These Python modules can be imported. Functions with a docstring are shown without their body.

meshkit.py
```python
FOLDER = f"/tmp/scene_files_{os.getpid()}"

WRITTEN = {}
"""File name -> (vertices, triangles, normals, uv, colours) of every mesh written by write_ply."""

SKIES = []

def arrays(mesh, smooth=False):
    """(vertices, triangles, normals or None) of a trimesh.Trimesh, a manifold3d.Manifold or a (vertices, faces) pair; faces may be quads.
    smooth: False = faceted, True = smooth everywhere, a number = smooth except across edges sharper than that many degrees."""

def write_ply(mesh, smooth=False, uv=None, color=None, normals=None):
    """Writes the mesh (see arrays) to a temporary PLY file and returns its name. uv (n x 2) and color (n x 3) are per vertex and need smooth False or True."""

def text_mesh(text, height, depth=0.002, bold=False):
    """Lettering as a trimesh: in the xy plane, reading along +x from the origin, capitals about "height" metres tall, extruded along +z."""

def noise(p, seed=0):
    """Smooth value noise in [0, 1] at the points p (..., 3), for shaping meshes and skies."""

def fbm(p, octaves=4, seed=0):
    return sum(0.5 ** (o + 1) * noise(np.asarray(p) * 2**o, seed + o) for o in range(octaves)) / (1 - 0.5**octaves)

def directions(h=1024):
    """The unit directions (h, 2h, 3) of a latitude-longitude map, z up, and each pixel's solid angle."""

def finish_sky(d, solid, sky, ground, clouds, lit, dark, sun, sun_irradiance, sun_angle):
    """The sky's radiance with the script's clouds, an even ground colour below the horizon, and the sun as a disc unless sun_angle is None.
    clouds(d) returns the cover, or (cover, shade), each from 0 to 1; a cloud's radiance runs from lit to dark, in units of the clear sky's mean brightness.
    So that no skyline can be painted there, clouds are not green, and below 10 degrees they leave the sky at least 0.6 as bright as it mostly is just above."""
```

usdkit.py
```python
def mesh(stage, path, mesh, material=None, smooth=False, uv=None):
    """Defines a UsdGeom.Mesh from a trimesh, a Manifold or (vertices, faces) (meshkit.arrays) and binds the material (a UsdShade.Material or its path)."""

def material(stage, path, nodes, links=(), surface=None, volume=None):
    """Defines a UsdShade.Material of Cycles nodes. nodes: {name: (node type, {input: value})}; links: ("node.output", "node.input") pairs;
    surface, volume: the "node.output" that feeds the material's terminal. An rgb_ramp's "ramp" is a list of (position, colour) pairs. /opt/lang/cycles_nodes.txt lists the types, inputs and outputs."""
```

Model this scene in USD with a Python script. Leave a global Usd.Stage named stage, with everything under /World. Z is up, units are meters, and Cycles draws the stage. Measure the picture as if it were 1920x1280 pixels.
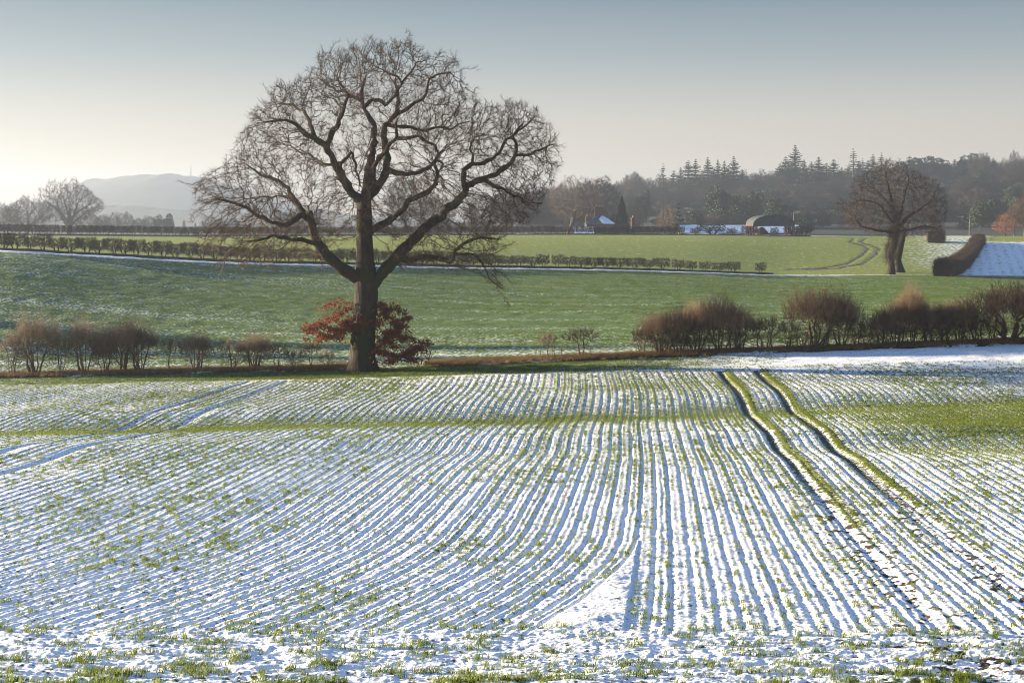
import math, re
import numpy as np
import usdkit, meshkit
from scipy.interpolate import PchipInterpolator, RegularGridInterpolator
from scipy.spatial import cKDTree
from pxr import Usd, UsdGeom, UsdLux, UsdShade, Gf, Sdf, Vt

stage = Usd.Stage.CreateInMemory()
UsdGeom.SetStageUpAxis(stage, "Z")
UsdGeom.SetStageMetersPerUnit(stage, 1.0)
World = UsdGeom.Xform.Define(stage, "/World")
stage.SetDefaultPrim(World.GetPrim())
UsdGeom.Scope.Define(stage, "/World/Looks")

# ------------------------------------------------------------------ camera, sky, sun, exposure
F, CX, CY = 2637.0, 960.0, 400.0            # focal length and horizon in pixels of a 1920 px wide picture
CAMZ = 10.0                                 # eye height above the valley floor
EXPOSURE = 2.3
SUN_EL, SUN_AZ = math.radians(10.0), math.radians(-74.0)   # azimuth measured from +y towards +x
SUN_I, SKY_S = 1.25, 0.05
HAZE_DENSITY = 0.00038

cam = UsdGeom.Camera.Define(stage, "/World/camera")
cam.AddTranslateOp().Set(Gf.Vec3d(0, 0, CAMZ))
cam.AddRotateXOp().Set(90.0)
cam.CreateHorizontalApertureAttr(36.0)
cam.CreateVerticalApertureAttr(24.0)
cam.CreateFocalLengthAttr(F / 1920 * 36.0)
cam.CreateVerticalApertureOffsetAttr(-(640 - CY) / 1920 * 36.0)
cam.CreateClippingRangeAttr(Gf.Vec2f(0.1, 60000))
cam.CreateExposureAttr(EXPOSURE)

SUN_DIR = np.array([math.sin(SUN_AZ) * math.cos(SUN_EL), math.cos(SUN_AZ) * math.cos(SUN_EL), math.sin(SUN_EL)])
L = "/World/Looks/"


def material(name, *a, **k):
    return usdkit.material(stage, L + name, *a, **k)


sky = UsdLux.DomeLight.Define(stage, "/World/sky")
sky_mat = material("sky_material", {
    "sky": ("sky_texture", {"sky_type": "single_scattering", "sun_disc": False, "sun_elevation": SUN_EL, "sun_rotation": SUN_AZ,
                            "altitude": 100.0, "air_density": 1.0, "aerosol_density": 1.6, "ozone_density": 1.0}),
    "dir": ("texture_coordinate", {}), "xyz": ("separate_xyz", {}),
    "clear": ("rgb_ramp", {"ramp": [(0.0, (3.9, 3.0, 2.1)), (0.03, (3.35, 2.8, 2.15)), (0.07, (2.5, 2.4, 2.1)), (0.11, (1.38, 1.68, 1.8)), (0.15, (0.72, 1.10, 1.38)), (0.3, (0.55, 1.0, 1.8)), (1.0, (0.70, 1.4, 3.0))]}),
    "mix": ("mix_color", {"blend_type": "mix", "fac": 0.99}),
    "bg": ("background_shader", {"strength": SKY_S})},
    [("dir.generated", "xyz.vector"), ("xyz.z", "clear.fac"), ("sky.color", "mix.a"), ("clear.color", "mix.b"), ("mix.result", "bg.color")], surface="bg.background")
UsdShade.MaterialBindingAPI.Apply(sky.GetPrim()).Bind(sky_mat)
sky.GetPrim().SetCustomDataByKey("kind", "structure")

sun = UsdLux.DistantLight.Define(stage, "/World/sun")
sun.CreateNormalizeAttr(True)
sun.CreateIntensityAttr(SUN_I)
sun.CreateAngleAttr(0.5)
sun.CreateColorAttr(Gf.Vec3f(1.0, 0.85, 0.60))
sun.AddRotateZOp().Set(-math.degrees(SUN_AZ) + 180.0)
sun.AddRotateXOp().Set(90.0 - math.degrees(SUN_EL))

# ------------------------------------------------------------------ helpers
USED = {}


def numbered(parent, name):
    k = USED.get((parent, name), 0)
    USED[parent, name] = k + 1
    return f"{parent}/{name}" if k == 0 else f"{parent}/{name}_{k:03d}"


def tag(prim, label=None, cat=None, group=None, kind=None):
    for k, v in (("label", label), ("category", cat), ("group", group), ("kind", kind)):
        if v:
            prim.SetCustomDataByKey(k, v)
    return prim


def thing(name, label, cat, loc=(0, 0, 0), rz=0.0, scale=None, group=None):
    x = UsdGeom.Xform.Define(stage, numbered("/World", name))
    x.AddTranslateOp().Set(Gf.Vec3d(*map(float, loc)))
    x.AddRotateZOp().Set(float(rz))
    if scale is not None:
        x.AddScaleOp().Set(Gf.Vec3f(*map(float, np.broadcast_to(scale, 3))))
    return tag(x.GetPrim(), label, cat, group)


def obj(name, mesh, mat, parent=None, smooth=False, kind=None, label=None, prim_vars=None):
    p = numbered(str(parent.GetPath()) if parent is not None else "/World", name)
    m = usdkit.mesh(stage, p, mesh, mat, smooth=smooth)
    for k, v in (prim_vars or {}).items():
        UsdGeom.PrimvarsAPI(m).CreatePrimvar(k, Sdf.ValueTypeNames.Color3fArray, "vertex").Set(Vt.Vec3fArray.FromNumpy(np.asarray(v, np.float32)))
    return tag(m.GetPrim(), label=label, kind=kind)


def copy_of(proto, name, label, cat, loc, rz=0.0, scale=1.0, group=None):
    x = UsdGeom.Xform.Define(stage, numbered("/World", name))
    x.AddTranslateOp().Set(Gf.Vec3d(*map(float, loc)))
    x.AddRotateZOp().Set(float(rz))
    x.AddScaleOp().Set(Gf.Vec3f(*map(float, np.broadcast_to(scale, 3))))
    x.GetPrim().GetReferences().AddInternalReference(proto)
    x.GetPrim().SetInstanceable(True)
    return tag(x.GetPrim(), label, cat, group)


def proto_class(name):
    p = stage.CreateClassPrim(f"/Kinds/{name}" if False else f"/{name}")
    return p


def cat_mesh(parts):
    vs, fs, n = [], [], 0
    for v, f in parts:
        vs.append(v); fs.append(np.asarray(f) + n); n += len(v)
    return np.vstack(vs), np.vstack(fs)


def box(x0, x1, y0, y1, z0, z1):
    v = np.array([(x, y, z) for x in (x0, x1) for y in (y0, y1) for z in (z0, z1)], float)
    f = np.array([(0, 1, 3), (0, 3, 2), (4, 6, 7), (4, 7, 5), (0, 4, 5), (0, 5, 1), (2, 3, 7), (2, 7, 6), (0, 2, 6), (0, 6, 4), (1, 5, 7), (1, 7, 3)])
    return v, f


def prism(pts, sides, r0, r1):
    """A straight tapered pole between two points, closed at both ends."""
    return tube(np.array(pts, float), np.linspace(r0, r1, len(pts)), sides, cap=True)


def tube(pts, rad, sides=6, cap=False, flare=None):
    pts, rad = np.asarray(pts, float), np.asarray(rad, float)
    t = np.gradient(pts, axis=0)
    t /= np.maximum(np.linalg.norm(t, axis=1, keepdims=True), 1e-9)
    ref = np.array([0.0, 0, 1]) if abs(t[:, 2]).mean() < 0.8 else np.array([1.0, 0, 0])
    a = np.cross(t, ref); a /= np.maximum(np.linalg.norm(a, axis=1, keepdims=True), 1e-9)
    b = np.cross(t, a)
    ang = np.arange(sides) / sides * 2 * np.pi
    rr = rad[:, None] if flare is None else rad[:, None] * flare(len(pts), ang)
    v = pts[:, None] + rr[..., None] * (np.cos(ang)[None, :, None] * a[:, None] + np.sin(ang)[None, :, None] * b[:, None])
    n = len(pts)
    i, j = np.meshgrid(np.arange(n - 1), np.arange(sides), indexing="ij")
    j2 = (j + 1) % sides
    q = [i * sides + j, i * sides + j2, (i + 1) * sides + j2, (i + 1) * sides + j]
    f = np.vstack([np.stack([q[0], q[1], q[2]], -1).reshape(-1, 3), np.stack([q[0], q[2], q[3]], -1).reshape(-1, 3)])
    v = v.reshape(-1, 3)
    if cap:
        v = np.vstack([v, pts[:1], pts[-1:]])
        k = np.arange(sides); k2 = (k + 1) % sides
        f = np.vstack([f, np.stack([np.full(sides, n * sides), k2, k], -1), np.stack([np.full(sides, n * sides + 1), (n - 1) * sides + k, (n - 1) * sides + k2], -1)])
    return v, f


# ------------------------------------------------------------------ the lie of the land
COLS = np.array([-1500., -500., 0, 200, 400, 680, 950, 1300, 1500, 1700, 1920, 2420, 3400])


def at_cols(xs, ys):
    return np.interp(COLS, xs, ys)


PROF = np.array([(14.8, 1280), (18.4, 1170), (20.7, 1112), (28, 985), (34.5, 901), (38.5, 864), (43, 838), (47.5, 803), (50.5, 782), (58, 742), (67, 711)])
_hedge_y = at_cols([-500, 0, 680, 1300, 1920, 2420], [712, 706, 689, 664, 641, 622])      # foot of the near hedge, 73 m off
NEAR_Y = 73.0
_off = _hedge_y - 690.0
CONTOURS = [(np.full(len(COLS), 2.0), np.full(len(COLS), CY + 1.75 * F / 2.0)), (np.full(len(COLS), 7.0), np.full(len(COLS), CY + 3.3 * F / 7.0))]
for Y_, y_ in PROF:
    w_ = min(max((Y_ - 42) / 31.0, 0), 1) ** 1.3
    CONTOURS.append((np.full(len(COLS), Y_), y_ + _off * w_))
CONTOURS.append((np.full(len(COLS), NEAR_Y), _hedge_y))
MID_Y = at_cols([-500, 0, 400, 700, 900, 1300, 1480, 1680, 1920, 2420], [118, 125, 138, 148, 158, 175, 184, 190, 196, 205])
_mid_y = at_cols([-500, 0, 400, 700, 900, 1300, 1480, 1680, 1920, 2420], [452, 468, 489, 496, 500, 509, 515, 514, 517, 519])
_half = (NEAR_Y + MID_Y) / 2
CONTOURS.append((MID_Y, _mid_y))
FAR_Y = at_cols([-500, 0, 390, 930, 1280, 1500, 1700, 2420], [200, 212, 232, 258, 268, 278, 288, 300])
_far_y = at_cols([-500, 0, 390, 930, 1280, 1500, 1700, 2420], [436, 440, 443, 440, 440, 443, 444, 446])
CONTOURS.append((FAR_Y, _far_y))
CONTOURS.append((FAR_Y + 16, _far_y - 2.0))
B_Y = np.full(len(COLS), 345.0)
CONTOURS.append((B_Y, at_cols([-500, 600, 1000, 1920], [446, 446, 452, 446])))
W_Z = at_cols([-1500, 600, 1000, 1300, 1920, 3400], [-10, -10, -5, 2, 8, 10])
CONTOURS.append((np.full(len(COLS), 440.0), CY - F / 440.0 * at_cols([-1500, 600, 1000, 1300, 1920], [-8, -8, -7.0, -6.0, -5.0])))
CONTOURS.append((np.full(len(COLS), 620.0), CY - F / 620.0 * W_Z))
CONTOURS.append((np.full(len(COLS), 800.0), CY - F / 800.0 * at_cols([-1500, 600, 1000, 1400, 1920, 3400], [-11, -11, -2, 10, 17, 18])))
CONTOURS.append((np.full(len(COLS), 1300.0), CY - F / 1300.0 * at_cols([-1500, 700, 1100, 1920], [-14, -14, -10, -4])))
CONTOURS.append((np.full(len(COLS), 5000.0), np.full(len(COLS), CY + F / 5000.0 * 18)))
YG = np.concatenate([np.linspace(2, 80, 157), np.linspace(81, 330, 167), np.linspace(335, 820, 98), np.geomspace(840, 5000, 40)])
CG = np.linspace(-1500, 3400, 246)
_cy = np.array([c[0] for c in CONTOURS])
_cz = np.array([-(c[1] - CY) * c[0] / F for c in CONTOURS])
_tab = np.stack([PchipInterpolator(_cy[:, k], _cz[:, k])(YG) for k in range(len(COLS))])
_tab = np.stack([PchipInterpolator(COLS, _tab[:, j])(CG) for j in range(len(YG))], 1)
_land = RegularGridInterpolator((CG, YG), _tab, bounds_error=False, fill_value=None)


def bumps(X, Y):
    """Gentle undulations of the crop field."""
    w = np.clip((Y - 24) / 14, 0, 1) * np.clip((73 - Y) / 8, 0, 1)
    ph = Y - 0.16 * X
    s = -0.26 * np.exp(-((ph - 51.5) / 2.6) ** 2) + 0.16 * np.exp(-((ph - 44.0) / 2.2) ** 2) - 0.06 * np.exp(-((ph - 60) / 4.0) ** 2) + 0.05 * np.exp(-((ph - 66) / 2.5) ** 2)
    q = np.stack([X / 9.0, Y / 7.0, 0 * X], -1)
    return w * (s + 0.16 * (meshkit.fbm(q, 2, 3) - 0.5))


def land(X, Y):
    X, Y = np.asarray(X, float), np.asarray(Y, float)
    yy = np.clip(Y, 2, 5000)
    px = np.clip(CX + F * X / yy, -1500, 3400)
    return CAMZ + _land(np.stack([px, yy], -1)) + bumps(X, Y)


def PX(px, Y):
    return (np.asarray(px, float) - CX) * Y / F


def on_land(px, Y):
    x = float(PX(px, Y))
    return np.array([x, Y, float(land(x, Y))])


def world(px, py, Y):
    return np.stack([(np.asarray(px, float) - CX) * Y / F, np.broadcast_to(Y, np.shape(px)).astype(float), CAMZ - (np.asarray(py, float) - CY) * Y / F], -1)


# drill rows: pairs 0.4 m apart, running away to the right
PITCH = 0.31


def row_curve(Y):
    return 0.137 * Y - 0.00057 * Y * Y


def row_u(X, Y):
    base = X - row_curve(Y) + 0.845
    base = base - 0.11 * np.sin(Y / 4.1 + 0.05 * X) * np.clip((Y - 40) / 10, 0, 1)
    left = base < 0
    bend = 0.014 * np.clip(27 - Y, 0, None) ** 2
    ul = np.minimum(base + bend, 0)
    wedge = left & (base + bend > 0)
    return np.where(left, ul, base) / PITCH, wedge


TRAM = [(4.02, 0.19), (5.70, 0.19), (-18.2, 0.2), (-16.4, 0.2)]     # wheelings, metres from the reference row
HEAD_Y = 17.9


def hash1(i, s=0):
    return np.modf(np.abs(np.sin((i + 17.13 * s) * 12.9898) * 43758.5453))[0]


def relief(X, Y):
    """Height of the ridges and clods over the field, and what the surface there is: snow, crop, soil."""
    u, wedge = row_u(X, Y)
    k = np.floor(u); fr = u - k
    q3 = lambda a, b, s=0: meshkit.fbm(np.stack([X / a, Y / b, 0 * X + s], -1), 3, 11 + s)
    wob = q3(0.35, 1.0, 1) - 0.5
    amp = 0.021 * (0.55 + 0.75 * hash1(k)) * (0.6 + 0.8 * q3(2.5, 6, 2))
    ridge = -0.62 * np.cos(2 * np.pi * (fr + 0.12 * wob)) - 0.50 * np.cos(4 * np.pi * (fr + 0.22 * wob))
    rows = amp * ridge
    v = Y / 0.21 + 0.3 * wob
    head = 0.010 * np.cos(2 * np.pi * v)
    t = np.clip((Y - HEAD_Y + 0.5 * wob) / 0.5 + 0.5, 0, 1)
    h = rows * t + head * (1 - t)
    h = np.where(wedge, h * 0.0 + 0.02 * t, h)
    cl = meshkit.fbm(np.stack([X / 0.13, Y / 0.085, 0 * X], -1), 3, 5)
    cl2 = meshkit.fbm(np.stack([X / 0.32, Y / 0.22, 0 * X], -1), 2, 8)
    h = h + (0.034 * (np.abs(cl - 0.5) * -2 + 0.4) + 0.05 * (cl2 - 0.5)) * np.where(t < 0.5, 1.15, 0.75 - 0.35 * np.clip((Y - 20) / 14, 0, 1))
    # the heap of snow where the rows part
    hump = np.exp(-((X - 1.05) / 0.42) ** 2 - ((Y - 18.55) / 0.5) ** 2) * 0.065 + np.exp(-((X - 1.55) / 0.28) ** 2 - ((Y - 21.2) / 2.6) ** 2) * 0.03
    h = h + hump
    snow = 0.86 + 0 * X
    soil = np.zeros_like(X)
    crop = np.zeros_like(X)
    line = np.exp(-((fr - 0.27) / 0.07) ** 2) + np.exp(-((fr - 0.73) / 0.07) ** 2)
    crop = np.maximum(crop, line * t * (0.15 + 0.75 * hash1(k, 5) ** 1.3) * np.clip(q3(1.6, 2.4, 15) * 1.7, 0, 1) * np.where(wedge, 0, 1) * np.clip((Y - 16) / 20, 0.25, 1))
    base = X - row_curve(Y) + 0.845
    for c, w in TRAM:
        d = base - c
        far = np.clip((Y - 27) / 12, 0, 1) if c > 0 else 0.0
        h = h - (0.018 + 0.040 * (far if c > 0 else 0.6)) * np.exp(-(d / w) ** 4) * (0.7 + 0.6 * q3(0.6, 1.5, 14)) + 0.006 * np.exp(-((d - 0.42) / 0.16) ** 2)
        if c > 0:
            soil = np.maximum(soil, np.exp(-((d + 0.02) / 0.10) ** 2) * (0.12 + 0.78 * far) * np.clip(1.6 - 2.2 * np.abs(q3(0.5, 1.8, 4) - 0.55), 0, 1))
            crop = np.maximum(crop, np.exp(-((d - 0.34) / 0.17) ** 2) * np.clip((Y - 24) / 10, 0, 1))
    near_tram = np.exp(-((base - 4.02) / 0.75) ** 2) + np.exp(-((base - 5.70) / 0.6) ** 2)
    speck = np.clip((meshkit.fbm(np.stack([X / 0.11, Y / 0.16, 0 * X], -1), 2, 52) - 0.70 + 0.09 * near_tram) * 14, 0, 1)
    soil = np.maximum(soil, speck * np.clip(0.10 + near_tram, 0, 1) * np.clip((46 - Y) / 15, 0, 1))
    crack = np.exp(-((Y - 45.6 + 0.02 * X + 0.35 * (q3(6, 1, 9) - 0.5)) / 0.07) ** 2) * (q3(1.2, 2, 10) > 0.45)
    soil = np.maximum(soil, crack)
    h = h - 0.04 * crack
    green = np.exp(-((Y - 0.16 * X - 51.0) / 1.7) ** 2) * (0.15 + 0.9 * q3(2.5, 1.0, 13))
    green = np.maximum(green, np.clip((X - row_curve(Y) - 5.5) / 4, 0, 1) * np.exp(-((Y - 47) / 6.0) ** 2) * 0.75)
    crop = np.maximum(crop, green * (0.6 + 0.8 * (q3(0.8, 1.5, 6) - 0.5)))
    crop = np.maximum(crop, 0.45 * np.clip((15.6 - Y) / 1.2, 0, 1) * q3(0.5, 0.4, 7) * 1.5)
    return h, snow, crop, soil, wedge, t


def verge_shape(X, Y):
    """0 in the crop, 1 on the grass strip beside the hedge."""
    edge = np.interp(CX + F * X / np.maximum(Y, 1), [0, 1000, 1400, 1920], [66.8, 66.3, 65.6, 64.0]) + 0.2 * np.sin(X / 3.0)
    return np.clip((Y - edge) / 0.5, 0, 1)


# ------------------------------------------------------------------ ground materials
def geo_noise(name, scale, detail=2.0, vec_scale=(1, 1, 1)):
    return {name + "m": ("mapping", {"mapping_type": "point", "scale": vec_scale}), name: ("noise_texture", {"scale": scale, "detail": detail})}, \
        [("geo.position", name + "m.vector"), (name + "m.vector", name + ".vector")]


def ground_material(name, snow=(0.79, 0.79, 0.80), grass=(0.065, 0.11, 0.022), grass2=(0.12, 0.15, 0.035), soil=(0.075, 0.048, 0.030),
                    fine=14.0, soft=0.12, bump=0.015, bump_scale=18.0, stretch=(1, 1, 1), bump_stretch=(1, 1, 1)):
    nodes = {"geo": ("geometry", {}), "cov": ("attribute", {"attribute": "cover"}), "sep": ("separate_color", {"color_type": "rgb"})}
    links = [("cov.color", "sep.color")]
    for n, l in (geo_noise("na", fine, 3.0, stretch), geo_noise("nb", 1.3, 3.0), geo_noise("nc", bump_scale, 3.0, bump_stretch), geo_noise("nd", fine * 2.3, 2.0)):
        nodes |= n; links += l
    nodes |= {
        # snow where noise is below the cover value
        "sub": ("math", {"math_type": "subtract"}), "thr": ("map_range", {"from_min": -soft, "from_max": soft, "to_min": 0.0, "to_max": 1.0, "clamp": True}),
        "nr": ("map_range", {"from_min": 0.30, "from_max": 0.70, "to_min": 0.02, "to_max": 0.98, "clamp": True}),
        "g": ("mix_color", {"blend_type": "mix", "a": grass, "b": grass2}),
        "nbr": ("map_range", {"from_min": 0.35, "from_max": 0.65, "to_min": 0.0, "to_max": 1.0, "clamp": True}),
        "sub2": ("math", {"math_type": "subtract"}), "thr2": ("map_range", {"from_min": -0.15, "from_max": 0.15, "to_min": 0.0, "to_max": 1.0, "clamp": True}),
        "ndr": ("map_range", {"from_min": 0.30, "from_max": 0.70, "to_min": 0.02, "to_max": 0.98, "clamp": True}),
        "gs": ("mix_color", {"blend_type": "mix", "b": soil}), "full": ("mix_color", {"blend_type": "mix", "b": snow}),
        "bump": ("bump", {"strength": 0.8, "distance": bump}),
        "p": ("principled_bsdf", {"roughness": 0.75, "specular_ior_level": 0.3})}
    links += [("na.fac", "nr.value"), ("sep.r", "sub.value1"), ("nr.result", "sub.value2"), ("sub.value", "thr.value"),
              ("nb.fac", "nbr.value"), ("nbr.result", "g.fac"), ("sep.b", "sub2.value1"), ("nd.fac", "ndr.value"), ("ndr.result", "sub2.value2"), ("sub2.value", "thr2.value"),
              ("g.result", "gs.a"), ("thr2.result", "gs.fac"), ("gs.result", "full.a"), ("thr.result", "full.fac"), ("full.result", "p.base_color"),
              ("nc.fac", "bump.height"), ("bump.normal", "p.normal")]
    return material(name, nodes, links, surface="p.BSDF")


M_FIELD = ground_material("snowy_crop", grass=(0.10, 0.125, 0.018), grass2=(0.15, 0.16, 0.026), fine=11.0, soft=0.10, bump=0.022, bump_scale=16.0, bump_stretch=(1.0, 2.2, 1))
M_MID = ground_material("green_winter_crop", grass=(0.055, 0.115, 0.014), grass2=(0.10, 0.145, 0.020), fine=7.0, soft=0.14, bump=0.06, bump_scale=9.0, stretch=(0.7, 0.8, 1))
M_UP = ground_material("upper_crop", grass=(0.18, 0.215, 0.012), grass2=(0.21, 0.23, 0.018), fine=1.6, soft=0.2, bump=0.10, bump_scale=3.0)
M_PLAIN = ground_material("far_ground", soil=(0.03, 0.024, 0.018), grass=(0.03, 0.032, 0.016), grass2=(0.04, 0.034, 0.02), fine=0.12, soft=0.012, bump=0.3, bump_scale=0.6)


def sheet(xs_px, Yrows, fine=False):
    """Grid over picture columns and distances; Yrows is (rows,) or (rows, columns)."""
    Yr = np.asarray(Yrows, float)
    if Yr.ndim == 1:
        Yr = np.repeat(Yr[:, None], len(xs_px), 1)
    X = (np.asarray(xs_px)[None] - CX) * Yr / F
    n, m = Yr.shape
    i, j = np.meshgrid(np.arange(n - 1), np.arange(m - 1), indexing="ij")
    a = i * m + j
    q = np.stack([a, a + 1, a + m + 1, a + m], -1).reshape(-1, 4)
    f = np.vstack([q[:, [0, 1, 2]], q[:, [0, 2, 3]]])
    return X, Yr, f


def clean(v, f, keep):
    f = f[keep]
    used, inv = np.unique(f, return_inverse=True)
    return used, inv.reshape(-1, 3)


# foreground crop
_rows_y = np.concatenate([np.linspace(2, 12.5, 40)[:-1], F / np.linspace(F / 12.5, F / 38, 500)[:-1], np.linspace(38, 72.6, 250)])
_cols = np.linspace(-170, 2090, 860)
X, Y, f = sheet(_cols, _rows_y)
h, snow, crop, soil, wedge, t = relief(X, Y)
vg = verge_shape(X, Y)
near = np.clip((Y - 11) / 2, 0, 1)
Z = land(X, Y) + h * (1 - vg) * near + vg * (0.10 * (meshkit.fbm(np.stack([X / 1.2, Y / 0.8, 0 * X], -1), 3, 2) - 0.5))
px_v = CX + F * X / Y
# the strip beside the hedge: green below the oak, snow to the right
strip_snow = np.interp(px_v, [-400, 0, 420, 700, 1000, 1250, 1450, 2300], [0.34, 0.3, 0.14, 0.02, 0.05, 0.35, 0.80, 0.85])
lane = np.exp(-((Y - np.interp(px_v, [0, 1000, 1400, 1920], [67.2, 66.7, 66.0, 64.4])) / 0.5) ** 2)
strip_snow = np.maximum(strip_snow, lane * np.interp(px_v, [-400, 300, 700, 1000, 2300], [0.45, 0.4, 0.75, 0.8, 0.85]))
field_snow = snow - 0.75 * crop - 0.85 * soil
field_snow -= 0.30 * np.clip((Y - 38) / 20, 0, 1) * np.clip(0.6 + 1.6 * (meshkit.fbm(np.stack([X / 7.0, Y / 5.0, 0 * X], -1), 3, 33) - 0.35), 0, 1.3)
cov = np.stack([np.where(vg > 0.5, strip_snow, field_snow), crop, np.where(vg > 0.5, 0.05, np.maximum(soil, 0.45 * (crop < 0.25)))], -1)
obj("crop_field", (np.stack([X, Y, Z], -1).reshape(-1, 3), f), M_FIELD, smooth=True, kind="structure", prim_vars={"cover": cov.reshape(-1, 3)})
FIELD_Z = RegularGridInterpolator((_rows_y, _cols), Z, bounds_error=False, fill_value=None)


def field_z(X, Y):
    return FIELD_Z(np.stack([Y, CX + F * np.asarray(X) / Y], -1))


# middle field
_c2 = np.linspace(-700, 2600, 430)
_t = np.linspace(0, 1, 150)[:, None] ** 1.0
mid_edge = PchipInterpolator(COLS, MID_Y)(_c2)
far_edge = PchipInterpolator(COLS, FAR_Y)(_c2)
X, Y, f = sheet(_c2, 72.55 * (1 - _t) + mid_edge[None] * _t)
px_v = CX + F * X / Y
band = lambda c, w, s: np.exp(-((Y + 0.10 * X - c) / w) ** 2) * s
Z = land(X, Y) + 0.12 * (meshkit.fbm(np.stack([X / 0.9, Y / 0.9, 0 * X], -1), 2, 4) - 0.5) * (_t > 0) * (_t < 1) - 0.05 * (_t == 0)
sn = 0.07 + 0.26 * (meshkit.fbm(np.stack([X / 26.0, (Y + 0.12 * X) / 2.2, 0 * X], -1), 3, 9) - 0.42) * 2.0
sn = sn + 0.22 * (meshkit.fbm(np.stack([X / 60.0, (Y + 0.12 * X) / 0.8, 0 * X], -1), 2, 19) - 0.5) + 0.14 * np.clip((82 - Y) / 8, 0, 1) + 0.18 * np.clip((px_v - 1000) / -1500, 0, 1)
edge_gap = mid_edge[None] - Y
sn = np.maximum(sn, 0.95 * np.exp(-((edge_gap - 2.2) / np.interp(px_v, [0, 800, 1500], [2.6, 1.8, 1.6])) ** 2) * np.interp(px_v, [-500, 0, 900, 1300, 1550, 1700, 2000], [0.9, 1.0, 0.8, 0.95, 0.9, 0.55, 0.3]))
cov = np.stack([np.clip(sn, 0, 1), 0 * X, 0.02 + 0 * X], -1)
obj("middle_field", (np.stack([X, Y, Z], -1).reshape(-1, 3), f), M_MID, smooth=True, kind="structure", prim_vars={"cover": cov.reshape(-1, 3)})

# upper field, with the snowy field right of the diagonal hedge
_t = np.linspace(0, 1, 170)[:, None]
X, Y, f = sheet(np.linspace(-700, 2600, 660), PchipInterpolator(COLS, MID_Y)(np.linspace(-700, 2600, 660))[None] * (1 - _t) + (PchipInterpolator(COLS, FAR_Y)(np.linspace(-700, 2600, 660)) + 16)[None] * _t)
px_v = CX + F * X / Y
Z = land(X, Y)
py_v = CY - (Z - CAMZ) * F / Y
t_ = np.broadcast_to(_t, X.shape)
div = np.interp(t_, [0, 0.25, 0.55, 0.95, 1.0], [1768, 1795, 1830, 1856, 1858])
right = px_v > div
nz = meshkit.fbm(np.stack([X / 14, Y / 9, 0 * X], -1), 3, 21)
sn = 0.02 + 0.10 * (nz - 0.4)
sn = np.maximum(sn, 0.9 * np.exp(-((t_ - 0.985) / 0.05) ** 2) * np.interp(px_v, [0, 850, 950, 1480, 1600, 1700], [0.1, 0.5, 0.9, 0.75, 0.5, 0.3]))
sn = np.maximum(sn, np.interp(px_v, [1580, 1640, 1700, 1740, 1780], [0.0, 0.06, 0.16, 0.34, 0.5]) * np.clip((t_ - 0.05) * 6, 0, 1) * (0.92 + 0.22 * np.sin((X - 0.2 * Y) * 5.2)))
sn = np.where(right, (0.80 + 0.14 * np.sin((X - 0.32 * Y) * 4.0)) * (1 - np.clip((t_ - 0.60) / 0.10, 0, 1)), sn)
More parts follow.
